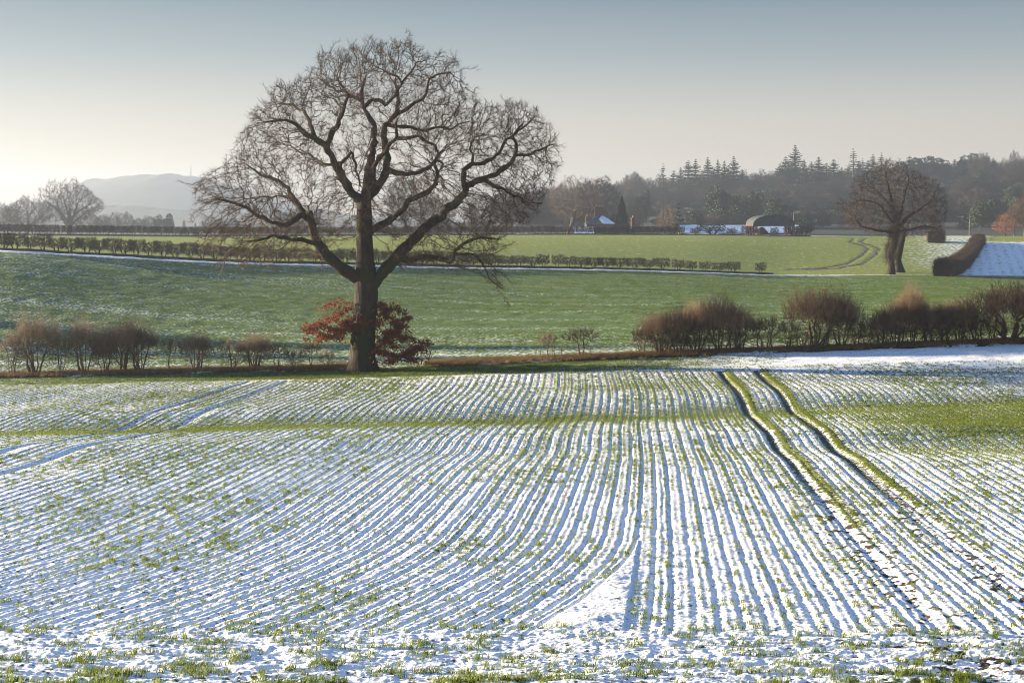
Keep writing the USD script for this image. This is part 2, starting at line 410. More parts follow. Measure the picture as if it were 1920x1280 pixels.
# wheel tracks that bend through the upper field
track = np.zeros_like(X)
for off in (0.0, 1.0):
    tpx = np.array([1480, 1540, 1588, 1618, 1628, 1618, 1602, 1594, 1600]) + off * np.array([32, 32, 30, 24, 20, 18, 18, 20, 22])
    tpy = np.array([505, 503, 495, 478, 466, 460, 456, 453, 448])
    s = np.linspace(0, 1, 90)
    q = np.stack([np.interp(s, np.linspace(0, 1, 9), tpx), np.interp(s, np.linspace(0, 1, 9), tpy)], -1)
    d = cKDTree(q * [1, 2.2]).query(np.stack([px_v, py_v * 2.2], -1).reshape(-1, 2))[0].reshape(X.shape)
    track = np.maximum(track, np.clip(1.4 - d / 3.2, 0, 1))
soil_ = np.maximum(track, 0.75 * (np.abs(px_v - div - 10 - 25 * (1 - t_)) < 2.2) * right)
sn = np.where(track > 0.3, 0.05, sn)
cov = np.stack([np.clip(sn, 0, 1), 0 * X, soil_], -1)
V = np.stack([X, Y, Z - 0.07 * track], -1).reshape(-1, 3)
rf = right.reshape(-1)[f].mean(1) > 0.5
for nm, sel in (("upper_field", ~rf), ("snowy_field", rf)):
    used, ff = clean(V, f, sel)
    obj(nm, (V[used], ff), M_UP, smooth=True, kind="structure", prim_vars={"cover": cov.reshape(-1, 3)[used]})

# land beyond, to the horizon
_c3 = np.linspace(-1490, 3390, 220)
_t = np.concatenate([np.linspace(0, 1, 60)[:-1], np.geomspace(1, 9.0, 30)])[:, None]
e = PchipInterpolator(COLS, FAR_Y)(_c3)[None] + 15.9
X, Y, f = sheet(_c3, e + (800 - e) * _t)
Y = np.minimum(Y, 4990)
Z = land(X, Y) - 0.02
cov = np.stack([(0.15 + 0.4 * (meshkit.fbm(np.stack([X / 60, Y / 60, 0 * X], -1), 2, 31) - 0.5)) * (1 - np.clip((Y - 350) / 30, 0, 1)) - 0.2 * (Y > 380), 0 * X, 0.4 + 0 * X], -1)
obj("ground", (np.stack([X, Y, Z], -1).reshape(-1, 3), f), M_PLAIN, smooth=True, kind="structure", prim_vars={"cover": np.clip(cov, 0, 1).reshape(-1, 3)})
# ------------------------------------------------------------------ the air
HAZE_TOP = CAMZ + 90.0
M_HAZE = material("haze_air", {"v": ("principled_volume", {"color": (0.44, 0.51, 0.64), "density": HAZE_DENSITY, "anisotropy": 0.38})}, volume="v.volume")
tag(obj("haze", box(-1500, 1500, -60, 3400, -40.0, HAZE_TOP), M_HAZE), "pale winter haze lying over the fields and the wood", "haze", kind="stuff")
# ------------------------------------------------------------------ growing bare trees
def densify(pts, step):
    pts = np.asarray(pts, float)
    seg = np.linalg.norm(np.diff(pts, axis=0), axis=1)
    s = np.concatenate([[0], np.cumsum(seg)])
    n = max(int(s[-1] / step), 2)
    return np.stack([PchipInterpolator(s, pts[:, k])(np.linspace(0, s[-1], n + 1)) for k in range(pts.shape[1])], -1)


class Plant:
    """Nodes with parents and radii, grown towards attraction points."""

    def __init__(self, seed):
        self.rng = np.random.default_rng(seed)
        self.pos, self.par, self.fix, self.lim = [], [], [], []

    def add_path(self, pts, rad, parent=-1, step=0.3, limb=0, jitter=0.0, angular=0.0):
        q = densify(np.hstack([np.asarray(pts, float), np.asarray(rad, float)[:, None]]), step)
        if angular:
            raw = np.hstack([np.asarray(pts, float), np.asarray(rad, float)[:, None]])
            ss = np.concatenate([[0], np.cumsum(np.linalg.norm(np.diff(raw, axis=0), axis=1))])
            lin = np.stack([np.interp(np.linspace(0, ss[-1], len(q)), ss, raw[:, c]) for c in range(4)], -1)
            q = q * (1 - angular) + lin * angular
        if jitter:
            w = np.sin(np.linspace(0, np.pi, len(q)))[:, None]
            n = self.rng.normal(size=(len(q), 3)); n = (n + np.roll(n, 1, 0)) / 2
            q[:, :3] += n * jitter * w
            q[:, 3] *= 1 + 0.09 * self.rng.normal(size=len(q)) * np.minimum(1, jitter * 25)
        start = 0 if parent < 0 else 1
        last = parent
        for k in range(start, len(q)):
            self.pos.append(q[k, :3]); self.par.append(last); self.fix.append(q[k, 3]); self.lim.append(limb)
            last = len(self.pos) - 1
        return last

    def nearest(self, p, lo=0):
        return lo + int(np.argmin(np.linalg.norm(np.array(self.pos[lo:]) - p, axis=1)))

    def colonize(self, att, step=0.25, influence=2.5, kill=0.4, rounds=80, wiggle=0.3, pull=(0, 0, 0.0), out=None, out_w=0.0):
        att = np.asarray(att, float)
        pos = np.array(self.pos); par = list(self.par)
        kids = set()
        alive = np.ones(len(att), bool)
        lim = list(self.lim)
        for _ in range(rounds):
            if not alive.any():
                break
            A = att[alive]
            d, i = cKDTree(pos).query(A, distance_upper_bound=influence)
            ok = np.isfinite(d)
            if not ok.any():
                influence *= 1.3
                if influence > 12:
                    break
                continue
            dirs = np.zeros_like(pos)
            np.add.at(dirs, i[ok], (A[ok] - pos[i[ok]]) / np.maximum(d[ok], 1e-6)[:, None])
            act = np.unique(i[ok])
            v = dirs[act]
            v = v / np.maximum(np.linalg.norm(v, axis=1, keepdims=True), 1e-6) + self.rng.normal(size=v.shape) * wiggle + np.asarray(pull)
            if out is not None:
                ov = pos[act] - out
                v += out_w * ov / np.maximum(np.linalg.norm(ov, axis=1, keepdims=True), 1e-6)
            v /= np.maximum(np.linalg.norm(v, axis=1, keepdims=True), 1e-6)
            new = pos[act] + v * step
            dd, _j = cKDTree(pos).query(new)
            good = dd > step * 0.45
            if not good.any():
                if influence < 12:
                    influence *= 1.25
                    wiggle *= 1.1
                    alive[np.where(alive)[0][ok][self.rng.random(ok.sum()) < 0.3]] = False
                    continue
                break
            par += list(act[good]); lim += [lim[k] for k in act[good]]
            pos = np.vstack([pos, new[good]])
            dk, _j = cKDTree(new[good]).query(A, distance_upper_bound=kill)
            al = np.where(alive)[0]
            alive[al[np.isfinite(dk)]] = False
        self.fix += [0.0] * (len(pos) - len(self.fix))
        self.pos, self.par, self.lim = list(pos), par, lim
        return self

    def radii(self, tip=0.006, power=2.3, cap=0.72):
        n = len(self.pos)
        par = np.array(self.par)
        acc = np.zeros(n)
        for k in range(n - 1, -1, -1):
            if acc[k] == 0:
                acc[k] = tip ** power
            if par[k] >= 0:
                acc[par[k]] += acc[k]
        r = acc ** (1 / power)
        fix = np.array(self.fix)
        r = np.where(fix > 0, fix, r)
        for k in range(n):
            if par[k] >= 0 and fix[k] == 0:
                r[k] = min(r[k], r[par[k]] * (cap if fix[par[k]] > 0 else 1.0))
        self.r = r
        return self

    def chains(self):
        n = len(self.pos)
        best = np.full(n, -1)
        for k in range(n):
            p = self.par[k]
            if p >= 0 and (best[p] < 0 or self.r[k] > self.r[best[p]]):
                best[p] = k
        out = []
        for k in range(n):
            p = self.par[k]
            if p < 0 or best[p] != k:
                c = [k] if p < 0 else [p, k]
                while best[c[-1]] >= 0:
                    c.append(best[c[-1]])
                out.append(c)
        return out

    def meshes(self, thick=0.035, sides=8, thin_sides=3, flare=None):
        """{limb: [thick tubes]}, thin mesh"""
        P_ = np.array(self.pos)
        big, thin = {}, []
        for c in self.chains():
            c = np.array(c)
            if len(c) < 2:
                continue
            r = self.r[c].copy()
            if self.par[c[1]] == c[0] and len(c) > 1 and c[0] != 0:
                r[0] = min(r[0], r[1] * 1.25)
            cut = int(np.searchsorted(-r, -thick)) if r[0] >= thick else 0
            if cut >= 2:
                b = c[:cut + 1]
                big.setdefault(self.lim[c[1]], []).append(tube(P_[b], r[:cut + 1], sides if r[0] > 0.12 else 6))
            if cut < len(c) - 1:
                s_ = max(cut - 1, 0)
                if s_ > 0:
                    s_ = cut
                if len(c) - s_ >= 2:
                    thin.append(tube(P_[c[s_:]], r[s_:], thin_sides))
        return big, thin

    def twigs(self, per=2, length=0.4, spread=0.6, r=0.006, from_r=0.02, up=0.15, seg=2, prob=1.0, out=None, out_w=0.0):
        """Fine end twigs on every thin node."""
        P_ = np.array(self.pos); par = np.array(self.par)
        k = np.where((self.r < from_r) & (par >= 0))[0]
        k = k[self.rng.random(len(k)) < prob]
        k = np.repeat(k, per)
        d = P_[k] - P_[par[k]]
        d /= np.maximum(np.linalg.norm(d, axis=1, keepdims=True), 1e-6)
        d = d + self.rng.normal(size=d.shape) * spread + [0, 0, up]
        if out is not None:
            ov = P_[k] - out
            d = d + out_w * ov / np.maximum(np.linalg.norm(ov, axis=1, keepdims=True), 1e-6)
        d /= np.linalg.norm(d, axis=1, keepdims=True)
        ln = length * self.rng.uniform(0.4, 1.2, len(k))
        return needles(P_[k], d, ln, r, self.rng, seg)


def needles(p, d, ln, r, rng, seg=2, sides=3, curl=0.35):
    """Many thin tapered twigs at once."""
    n = len(p)
    pts = [p]
    q = p.copy(); dd = d.copy()
    for _ in range(seg):
        q = q + dd * (ln / seg)[:, None]
        pts.append(q)
        dd = dd + rng.normal(size=dd.shape) * curl
        dd /= np.linalg.norm(dd, axis=1, keepdims=True)
    ref = np.where(np.abs(d[:, 2:]) < 0.8, [[0, 0, 1.0]], [[1.0, 0, 0]])
    a = np.cross(d, ref); a /= np.linalg.norm(a, axis=1, keepdims=True)
    b = np.cross(d, a)
    r = np.broadcast_to(r, (n,))
    V = []
    for s in range(seg):
        w = r * (1 - 0.7 * s / seg)
        for j in range(sides):
            t = 2 * np.pi * j / sides
            V.append(pts[s] + (a * math.cos(t) + b * math.sin(t)) * w[:, None])
    V.append(pts[-1])
    V = np.stack(V, 1)
    m = V.shape[1]
    f = []
    for s in range(seg - 1):
        for j in range(sides):
            j2 = (j + 1) % sides
            f += [(s * sides + j, s * sides + j2, (s + 1) * sides + j2), (s * sides + j, (s + 1) * sides + j2, (s + 1) * sides + j)]
    for j in range(sides):
        f.append(((seg - 1) * sides + j, (seg - 1) * sides + (j + 1) % sides, m - 1))
    f = (np.arange(n)[:, None, None] * m + np.array(f)[None]).reshape(-1, 3)
    return V.reshape(-1, 3), f


def bark_material(name, c1, c2, c3=None, scale=6.0, bump=0.03):
    nodes = {"geo": ("texture_coordinate", {}), "m": ("mapping", {"scale": (1, 1, 0.25)}), "n": ("noise_texture", {"scale": scale, "detail": 4.0}), "n2": ("noise_texture", {"scale": 0.7, "detail": 2.0}),
             "r": ("rgb_ramp", {"ramp": [(0.3, c1), (0.7, c2)]}), "r2": ("map_range", {"from_min": 0.5, "from_max": 0.65, "to_min": 0, "to_max": 1, "clamp": True}),
             "mx": ("mix_color", {"blend_type": "mix", "b": c3 or c2}), "b": ("bump", {"strength": 1.0, "distance": bump}), "p": ("principled_bsdf", {"roughness": 0.9, "specular_ior_level": 0.2})}
    return material(name, nodes, [("geo.object", "m.vector"), ("m.vector", "n.vector"), ("geo.object", "n2.vector"), ("n.fac", "r.fac"), ("n2.fac", "r2.value"), ("r2.result", "mx.fac"), ("r.color", "mx.a"),
                                  ("mx.result", "p.base_color"), ("n.fac", "b.height"), ("b.normal", "p.normal")], surface="p.BSDF")


def plain_material(name, c1, c2, rough=0.8, scale=1.2, trans=None):
    nodes = {"geo": ("geometry", {}), "oi": ("object_info", {}), "n": ("noise_texture", {"scale": scale, "detail": 2.0}), "add": ("math", {"math_type": "add"}), "sub": ("math", {"math_type": "subtract", "value2": 0.25}),
             "half": ("math", {"math_type": "multiply", "value2": 0.5}),
             "r": ("rgb_ramp", {"ramp": [(0.25, c1), (0.75, c2)]}), "p": ("principled_bsdf", {"roughness": rough, "specular_ior_level": 0.2})}
    links = [("geo.position", "n.vector"), ("oi.random", "half.value1"), ("n.fac", "add.value1"), ("half.value", "add.value2"), ("add.value", "sub.value1"), ("sub.value", "r.fac"), ("r.color", "p.base_color")]
    if not trans:
        return material(name, nodes, links, surface="p.BSDF")
    nodes |= {"t": ("translucent_bsdf", {}), "x": ("mix_closure", {"fac": trans})}
    return material(name, nodes, links + [("r.color", "t.color"), ("p.BSDF", "x.closure1"), ("t.BSDF", "x.closure2")], surface="x.closure")


M_OAK = bark_material("oak_bark", (0.014, 0.011, 0.008), (0.045, 0.036, 0.026), (0.028, 0.032, 0.012), 7.0, 0.05)
M_TWIG = plain_material("oak_twigs", (0.048, 0.028, 0.018), (0.115, 0.068, 0.042), 0.8)
M_BROWNLEAF = plain_material("dead_leaves", (0.10, 0.028, 0.014), (0.22, 0.062, 0.022), 0.7, 3.0, 0.35)

# ------------------------------------------------------------------ the great oak
OAK_Y = 71.0
K = OAK_Y / F


def oak_pt(zx, zy, dy):
    px, py = 340 + np.asarray(zx, float) / 2.595, 40 + np.asarray(zy, float) / 2.595
    yy = OAK_Y + np.asarray(dy, float)
    return np.stack([(px - CX) * yy / F, yy, CAMZ - (py - CY) * yy / F], -1)


Z2R = OAK_Y / F / 2.595 / 2                 # traced width -> radius in metres
oak = Plant(7)
OAK_LIMBS = [  # name, attach (zx, zy) or None, points (zx, zy), widths start/end, depth start/end
    ("trunk", None, [(880, 1690), (882, 1640), (886, 1534), (893, 1430), (897, 1330), (897, 1264), (893, 1130), (890, 1000), (890, 920), (893, 870)], [150, 128, 112, 108, 112, 112, 84, 78, 74, 66], 0, 0),
    ("left", (897, 1275), [(850, 1250), (790, 1200), (720, 1140), (672, 1090), (648, 1034), (632, 980), (622, 930)], [80, 66, 62, 54, 46, 40], 0, -1.5),
    ("left", (672, 1090), [(620, 1072), (560, 1060), (500, 1052), (450, 1040), (380, 1062), (330, 1070)], [30, 10], -1.0, -3.5),
    ("left", (628, 960), [(590, 940), (545, 972), (495, 998), (440, 980), (395, 955), (330, 905), (250, 880), (170, 865)], [40, 9], -1.3, -2.5),
    ("left", (610, 945), [(578, 912), (545, 862), (510, 810), (450, 768), (385, 745), (310, 690)], [36, 9], -1.3, 1.5),
    ("left", (635, 985), [(600, 930), (560, 890), (520, 850), (430, 850), (340, 860)], [24, 8], -1.0, 2.5),
    ("left_centre", (892, 890), [(860, 860), (833, 838), (790, 768), (748, 690), (705, 604), (650, 570), (600, 540), (560, 500), (500, 480), (420, 490)], [62, 11], 0, -1.0),
    ("left_centre", (650, 572), [(632, 510), (592, 440), (545, 405), (480, 400)], [26, 9], -0.8, 2.0),
    ("left_centre", (705, 604), [(735, 545), (765, 480), (795, 400), (808, 350), (770, 300)], [34, 10], -0.6, -2.5),
    ("left_centre", (760, 712), [(790, 680), (825, 640), (850, 680), (862, 760), (870, 800)], [22, 10], 0.2, 2.5),
    ("left_centre", (748, 690), [(700, 700), (640, 660), (580, 640), (520, 600)], [20, 8], 0.2, 3.5),
    ("centre", (893, 870), [(904, 800), (906, 735), (925, 660), (940, 580), (938, 510), (902, 450), (876, 390), (880, 330), (893, 285)], [58, 14], 0, 0.8),
    ("centre", (876, 390), [(820, 356), (765, 332), (705, 312), (660, 270)], [22, 8], 0.6, 3.0),
    ("centre", (892, 425), [(925, 380), (965, 388), (985, 410), (1012, 388), (1050, 345), (1075, 300), (1050, 268), (1008, 252), (960, 228)], [24, 8], 0.6, -2.0),
    ("centre", (1075, 300), [(1110, 260), (1140, 210), (1180, 190)], [12, 7], -1.2, -2.5),
    ("right_centre", (893, 880), [(925, 835), (978, 772), (1000, 718), (995, 640), (985, 560), (992, 502), (1038, 460), (1056, 400), (1054, 340), (1040, 300)], [60, 12], 0, 1.2),
    ("right_centre", (930, 830), [(945, 700), (975, 650), (1020, 600), (1050, 560), (1045, 492)], [34, 14], 0.0, -1.5),
    ("right_centre", (1040, 575), [(1080, 572), (1125, 565), (1180, 572), (1230, 610), (1250, 650), (1215, 690)], [24, 9], -1.2, -3.5),
    ("right_centre", (995, 505), [(1060, 508), (1130, 522), (1190, 530), (1250, 522), (1310, 530), (1345, 500), (1400, 488)], [24, 8], 0.5, 3.0),
    ("right_centre", (1050, 440), [(1110, 420), (1160, 380), (1200, 340), (1205, 290), (1245, 258), (1300, 250)], [24, 8], 0.6, -1.0),
    ("right_centre", (1000, 720), [(1060, 740), (1130, 740), (1200, 710), (1245, 680), (1272, 692), (1250, 735)], [32, 10], 0.2, 3.5),
    ("right_low", (892, 1040), [(930, 1012), (1000, 985), (1060, 932), (1120, 868), (1190, 838), (1238, 792), (1246, 740), (1228, 690), (1260, 640)], [48, 11], 0, -2.5),
    ("right", (900, 1290), [(950, 1262), (1000, 1200), (1060, 1140), (1112, 1072), (1190, 1004), (1250, 950), (1312, 900), (1375, 842), (1392, 800), (1450, 780), (1530, 750), (1590, 700), (1622, 660), (1632, 600), (1612, 560), (1660, 500)], [74, 10], 0, -1.0),
    ("right", (1385, 812), [(1370, 770), (1376, 722), (1410, 696), (1480, 690), (1540, 650), (1572, 600), (1640, 530), (1700, 490)], [36, 9], -0.6, 2.5),
    ("right", (1410, 696), [(1420, 650), (1404, 610), (1420, 572), (1470, 552)], [18, 8], 0.5, 3.0),
    ("right", (1470, 776), [(1520, 800), (1560, 822), (1620, 842), (1680, 885), (1755, 885)], [24, 8], -0.8, -3.0),
    ("right", (1622, 660), [(1690, 650), (1750, 622), (1805, 600)], [18, 8], -0.9, 1.0),
    ("right_side", (1052, 1148), [(1110, 1164), (1160, 1145), (1230, 1152), (1296, 1168), (1335, 1115), (1395, 1072), (1465, 1050), (1540, 1060)], [42, 9], -0.2, -3.5),
    ("right_side", (1330, 1125), [(1420, 1132), (1480, 1190), (1500, 1255), (1560, 1300)], [14, 6], -1.6, -3.0),
]
for nm, att, pts, wid, d0, d1 in OAK_LIMBS:
    pts = np.array(pts, float)
    s = np.concatenate([[0], np.cumsum(np.linalg.norm(np.diff(pts, axis=0), axis=1))]); s /= s[-1]
    if att is None:
        q = oak_pt(pts[:, 0], pts[:, 1], 0 * s)
        q[0, 2] = min(q[0, 2], float(land(q[0, 0], q[0, 1])) - 0.15)
        oak.add_path(q, np.array(wid) * Z2R, -1, 0.22, nm)
        continue
    k = oak.nearest(oak_pt(att[0], att[1], d0))
    a = oak.pos[k]
    depth = (a[1] - OAK_Y) + (d1 - (a[1] - OAK_Y)) * np.concatenate([[0], s * 0.93 + 0.07])
    q = np.vstack([a[None], oak_pt(pts[:, 0], pts[:, 1], depth[1:])])
    w = np.interp(np.linspace(0, 1, len(q)), np.linspace(0, 1, len(wid)), wid)
    oak.add_path(q, w * Z2R * 0.86, k, 0.22, nm, jitter=0.07, angular=0.75)

OUT = np.array([(160, 1190), (120, 1110), (60, 1060), (90, 1000), (35, 960), (60, 880), (35, 800), (130, 715), (180, 700), (240, 620), (290, 590), (262, 545), (330, 500), (305, 455), (380, 400), (385, 350), (480, 282), (600, 265), (640, 215), (655, 150), (740, 128), (850, 105), (920, 78), (1000, 90), (1090, 80), (1180, 120), (1250, 130), (1345, 178), (1370, 230), (1360, 265), (1320, 300),
                (1420, 340), (1500, 385), (1540, 385), (1600, 360), (1740, 405), (1760, 460), (1815, 510), (1862, 590), (1825, 620), (1830, 680), (1860, 735), (1790, 770), (1800, 830), (1760, 900), (1680, 1000), (1560, 1040), (1600, 1120), (1545, 1180), (1610, 1260), (1590, 1310), (1480, 1310), (1460, 1220), (1330, 1235), (1180, 1190), (1060, 1215), (980, 1150), (900, 1100), (840, 1120), (760, 1210), (700, 1190), (620, 1150), (480, 1220), (380, 1200), (300, 1260), (200, 1250)], float)

import shapely
_poly = shapely.Polygon(OUT)
_hole = shapely.Polygon([(700, 1240), (740, 1060), (860, 1000), (1000, 1020), (1010, 1080), (980, 1130), (960, 1250)])
_rng = np.random.default_rng(5)
_q = np.stack([_rng.uniform(20, 1880, 60000), _rng.uniform(70, 1320, 60000)], -1)
_in = shapely.contains_xy(_poly, _q[:, 0], _q[:, 1]) & ~shapely.contains_xy(_hole, _q[:, 0], _q[:, 1])
_q = _q[_in]
_d = shapely.distance(_poly.exterior, shapely.points(_q)) * K / 2.595
_half = np.sqrt(np.maximum(49 - (7 - np.minimum(_d, 7)) ** 2, 0.05))
_sgn = np.where(_rng.random(len(_q)) < 0.5, -1, 1)
_att = oak_pt(_q[:, 0], _q[:, 1], _half * _sgn * _rng.random(len(_q)) ** 0.6)
_keep = (_d > 0.25) & (_rng.random(len(_q)) < np.clip(0.35 + 0.9 * np.exp(-_d / 1.6), 0, 1) * np.where(_q[:, 1] > 1050, 0.55, 1.0))
_gap = meshkit.fbm(np.stack([_q[:, 0] / 120.0, _q[:, 1] / 120.0, _att[:, 1] / 3.0], -1), 2, 66)
_keep &= _rng.random(len(_q)) < np.clip((_gap - 0.36) * 6, 0.10, 1)
_att = _att[_keep][:19000]
_att += _rng.normal(size=_att.shape) * np.where(_rng.random(len(_att)) < 0.12, 0.35, 0.05)[:, None]
OAK_MID = oak_pt(900, 900, 0.0)
oak.colonize(_att, step=0.18, influence=2.2, kill=0.28, rounds=110, wiggle=0.32, pull=(0, 0, 0.03), out=OAK_MID, out_w=0.65).radii(tip=0.0075, power=2.3, cap=0.65)
oak_x = float(oak.pos[0][0])
o = thing("oak_tree", "huge spreading bare oak with rusty leaves low on its trunk, on the grass strip", "tree", (0, 0, 0))
big, thin = oak.meshes(thick=0.045, sides=12)
for limb, tubes in big.items():
    if limb == "trunk":
        v, f = cat_mesh(tubes)
        c = np.array([oak_x, OAK_Y])
        r = v[:, :2] - c
        zz = v[:, 2] - float(land(oak_x, OAK_Y))
        ang = np.arctan2(r[:, 1], r[:, 0])
        flare = 1 + np.clip(0.55 - zz, 0, 2) * (0.35 + 0.3 * np.sin(ang * 4 + 0.7)) + np.where((zz < 4.2), 0.05 * np.sin(ang * 6 + zz * 0.6) + 0.03 * np.sin(ang * 11 - zz), 0)
        v[:, :2] = np.where((zz < 4.2)[:, None], c + (v[:, :2] - c) * flare[:, None], v[:, :2])
        obj("trunk", (v, f), M_OAK, o, smooth=True)
    else:
        obj("limb", cat_mesh(tubes), M_OAK, o, smooth=True)
obj("branches", cat_mesh(thin), M_TWIG, o, kind="stuff")
tw = oak.twigs(per=5, length=0.38, spread=0.7, r=0.0052, from_r=0.016, up=0.08, seg=1, out=OAK_MID, out_w=0.4)
obj("twigs", tw, M_TWIG, o, kind="stuff")


def leaf_spray(boxes, n, size, seed):
    """Small curled leaves in flat layers."""
    rng = np.random.default_rng(seed)
    c = []
    for (px0, px1, py0, py1, d0, d1, share) in boxes:
        m = int(n * share)
        a, b = rng.random(m), rng.random(m)
        lay = np.floor(b * 4) / 4 + rng.normal(size=m) * 0.075 + 0.12
        px = px0 + (px1 - px0) * a
        py = py0 + (py1 - py0) * np.clip(lay, 0, 1) + 6 * np.sin(a * 9 + np.floor(b * 4) * 2)
        e = np.hypot(a - 0.5, (py - (py0 + py1) / 2) / (py1 - py0) * 0.9) * 2
        g = meshkit.fbm(np.stack([px / 13.0, py / 5.0, 0 * px + seed], -1), 3, 7)
        ok = (rng.random(m) < np.clip(1.35 - e, 0.05, 1)) & (g > 0.44 + 0.12 * rng.normal(size=m) * 0.5)
        px, py = px[ok] + rng.normal(size=ok.sum()) * 4, py[ok] + rng.normal(size=ok.sum()) * 2
        c.append(world(px, py, OAK_Y + rng.uniform(d0, d1, ok.sum())))
    c = np.vstack(c)
    m = len(c)
    u = rng.normal(size=(m, 3)); u /= np.linalg.norm(u, axis=1, keepdims=True)
    w = np.cross(u, rng.normal(size=(m, 3))); w /= np.linalg.norm(w, axis=1, keepdims=True)
    s = size * rng.uniform(0.6, 1.3, m)[:, None]
    nrm = np.cross(u, w)
    v = np.stack([c - u * s, c + w * s * 0.45 + nrm * s * 0.15, c + u * s, c - w * s * 0.45 + nrm * s * 0.15], 1).reshape(-1, 3)
    k = np.arange(m)[:, None] * 4
    return v, np.vstack([k + [0, 1, 2], k + [0, 2, 3]])


for seed, root, boxes, n in ((1, (668, 612), [(568, 668, 600, 640, -1.4, 1.0, 0.62), (600, 668, 562, 598, -0.8, 0.8, 0.14), (640, 690, 596, 622, -1.2, -0.75, 0.24)], 2300),
                             (2, (692, 640), [(698, 772, 578, 640, -0.9, 1.5, 0.42), (696, 806, 632, 682, -1.2, 1.5, 0.50), (700, 750, 566, 590, -0.6, 0.8, 0.08)], 4200)):
    rng = np.random.default_rng(seed + 40)
    a = world(np.array([root[0]]), np.array([root[1]]), OAK_Y)[0]
    tips = np.vstack([world(rng.uniform(b[0], b[1], 9), rng.uniform(b[2], b[3], 9), OAK_Y + rng.uniform(b[4], b[5], 9)) for b in boxes])
    br = Plant(seed)
    br.add_path([a, a + (tips.mean(0) - a) * 0.25], [0.07, 0.05], -1, 0.15)
    br.colonize(tips, 0.15, 3.5, 0.2, 60, 0.3).radii(0.007, 2.2)
    b1, t1 = br.meshes(0.5, 6, 4)
    part = obj("leafy_shoot", cat_mesh(t1), M_TWIG, o)
    obj("leaves", leaf_spray(boxes, int(n * 3.4), 0.085, seed), M_BROWNLEAF, part, kind="stuff", label="dry rust-brown leaves still hanging on the low shoots")
# ------------------------------------------------------------------ bare bushes of the hedge beside the crop
M_STEM = bark_material("hedge_stems", (0.09, 0.065, 0.042), (0.17, 0.125, 0.082), (0.10, 0.095, 0.05), 9.0, 0.02)
M_BUSH = plain_material("hedge_twigs", (0.046, 0.030, 0.020), (0.105, 0.068, 0.042), 0.8)
M_WHIP = plain_material("young_shoots", (0.095, 0.060, 0.036), (0.175, 0.115, 0.070), 0.75)
M_DARKTWIG = plain_material("clipped_twigs", (0.020, 0.015, 0.012), (0.055, 0.040, 0.028), 0.85)


def class_prim(name):
    return stage.CreateClassPrim("/World/" + name)


def shrub_kind(name, seed, H, W, stems, split, dense, whips, clip=0.6, low=0.2, whip_len=0.4, deep=0.7, per=2):
    """Several stems, a tangled middle and long thin shoots above the height where the hedge was cut."""
    rng = np.random.default_rng(seed)
    p = Plant(seed)
    for k in range(stems):
        a = rng.uniform(0, 6.28)
        b = np.array([math.cos(a) * W * 0.10 * rng.random(), math.sin(a) * W * 0.10 * rng.random(), -0.1])
        tip = np.array([math.cos(a) * W * split * rng.uniform(0.5, 1.1), math.sin(a) * W * split * deep * rng.uniform(0.5, 1), H * clip * rng.uniform(0.55, 0.95)])
        mid = b + (tip - b) * [0.35, 0.35, 0.5] + rng.normal(size=3) * 0.08
        r = rng.uniform(0.035, 0.06) * (H / 3) ** 0.5
        p.add_path([b, mid, tip], [r, r * 0.75, r * 0.4], -1, 0.15, 0, jitter=0.03)
    n = int(dense * 1.45)
    whips = int(whips * 1.3)
    q = rng.uniform(-1, 1, (n * 3, 3)); q = q[(q ** 2).sum(1) < 1][:n]
    att = q * [W / 2, W / 2 * deep, H * (clip - low) / 2] + [0, 0, H * (clip + low) / 2]
    p.colonize(att, 0.11, 1.5, 0.16, 50, 0.4, (0, 0, 0.1)).radii(0.006, 2.2, 0.7)
    big, thin = p.meshes(0.022, 6)
    root = class_prim(name)
    if 0 in big:
        obj("stem", cat_mesh(big[0]), M_STEM, root, smooth=True)
    t1 = p.twigs(per, 0.30, 0.8, 0.0055, 0.02, 0.1)
    P_ = np.array(p.pos)
    obj("twigs", cat_mesh([cat_mesh(thin), t1]), M_BUSH, root, kind="stuff")
    if whips:
        top = np.where(P_[:, 2] > H * clip * 0.62)[0]
        k = rng.choice(top, whips)
        d = np.array([0, 0, 1.0]) + rng.normal(size=(whips, 3)) * [0.22, 0.22, 0.1] + P_[k] * [0.16, 0.16, 0] / (W / 2)
        d /= np.linalg.norm(d, axis=1, keepdims=True)
        edge = 1 - 0.55 * np.clip(np.hypot(P_[k, 0] / (W / 2), P_[k, 1] / (W / 2)), 0, 1) ** 2
        ln = whip_len * H * rng.uniform(0.35, 1.05, whips) * edge
        w1 = needles(P_[k], d, ln, 0.0075, rng, 3, curl=0.10)
        kk = rng.integers(0, whips, whips * 2)
        s = rng.uniform(0.3, 0.95, whips * 2)
        d2 = d[kk] + rng.normal(size=(whips * 2, 3)) * 0.4
        d2 /= np.linalg.norm(d2, axis=1, keepdims=True)
        w2 = needles(P_[k][kk] + d[kk] * (ln[kk] * s)[:, None], d2, ln[kk] * 0.35, 0.005, rng, 2)
        obj("shoots", cat_mesh([w1, w2]), M_WHIP, root, kind="stuff")
    return root.GetPath()


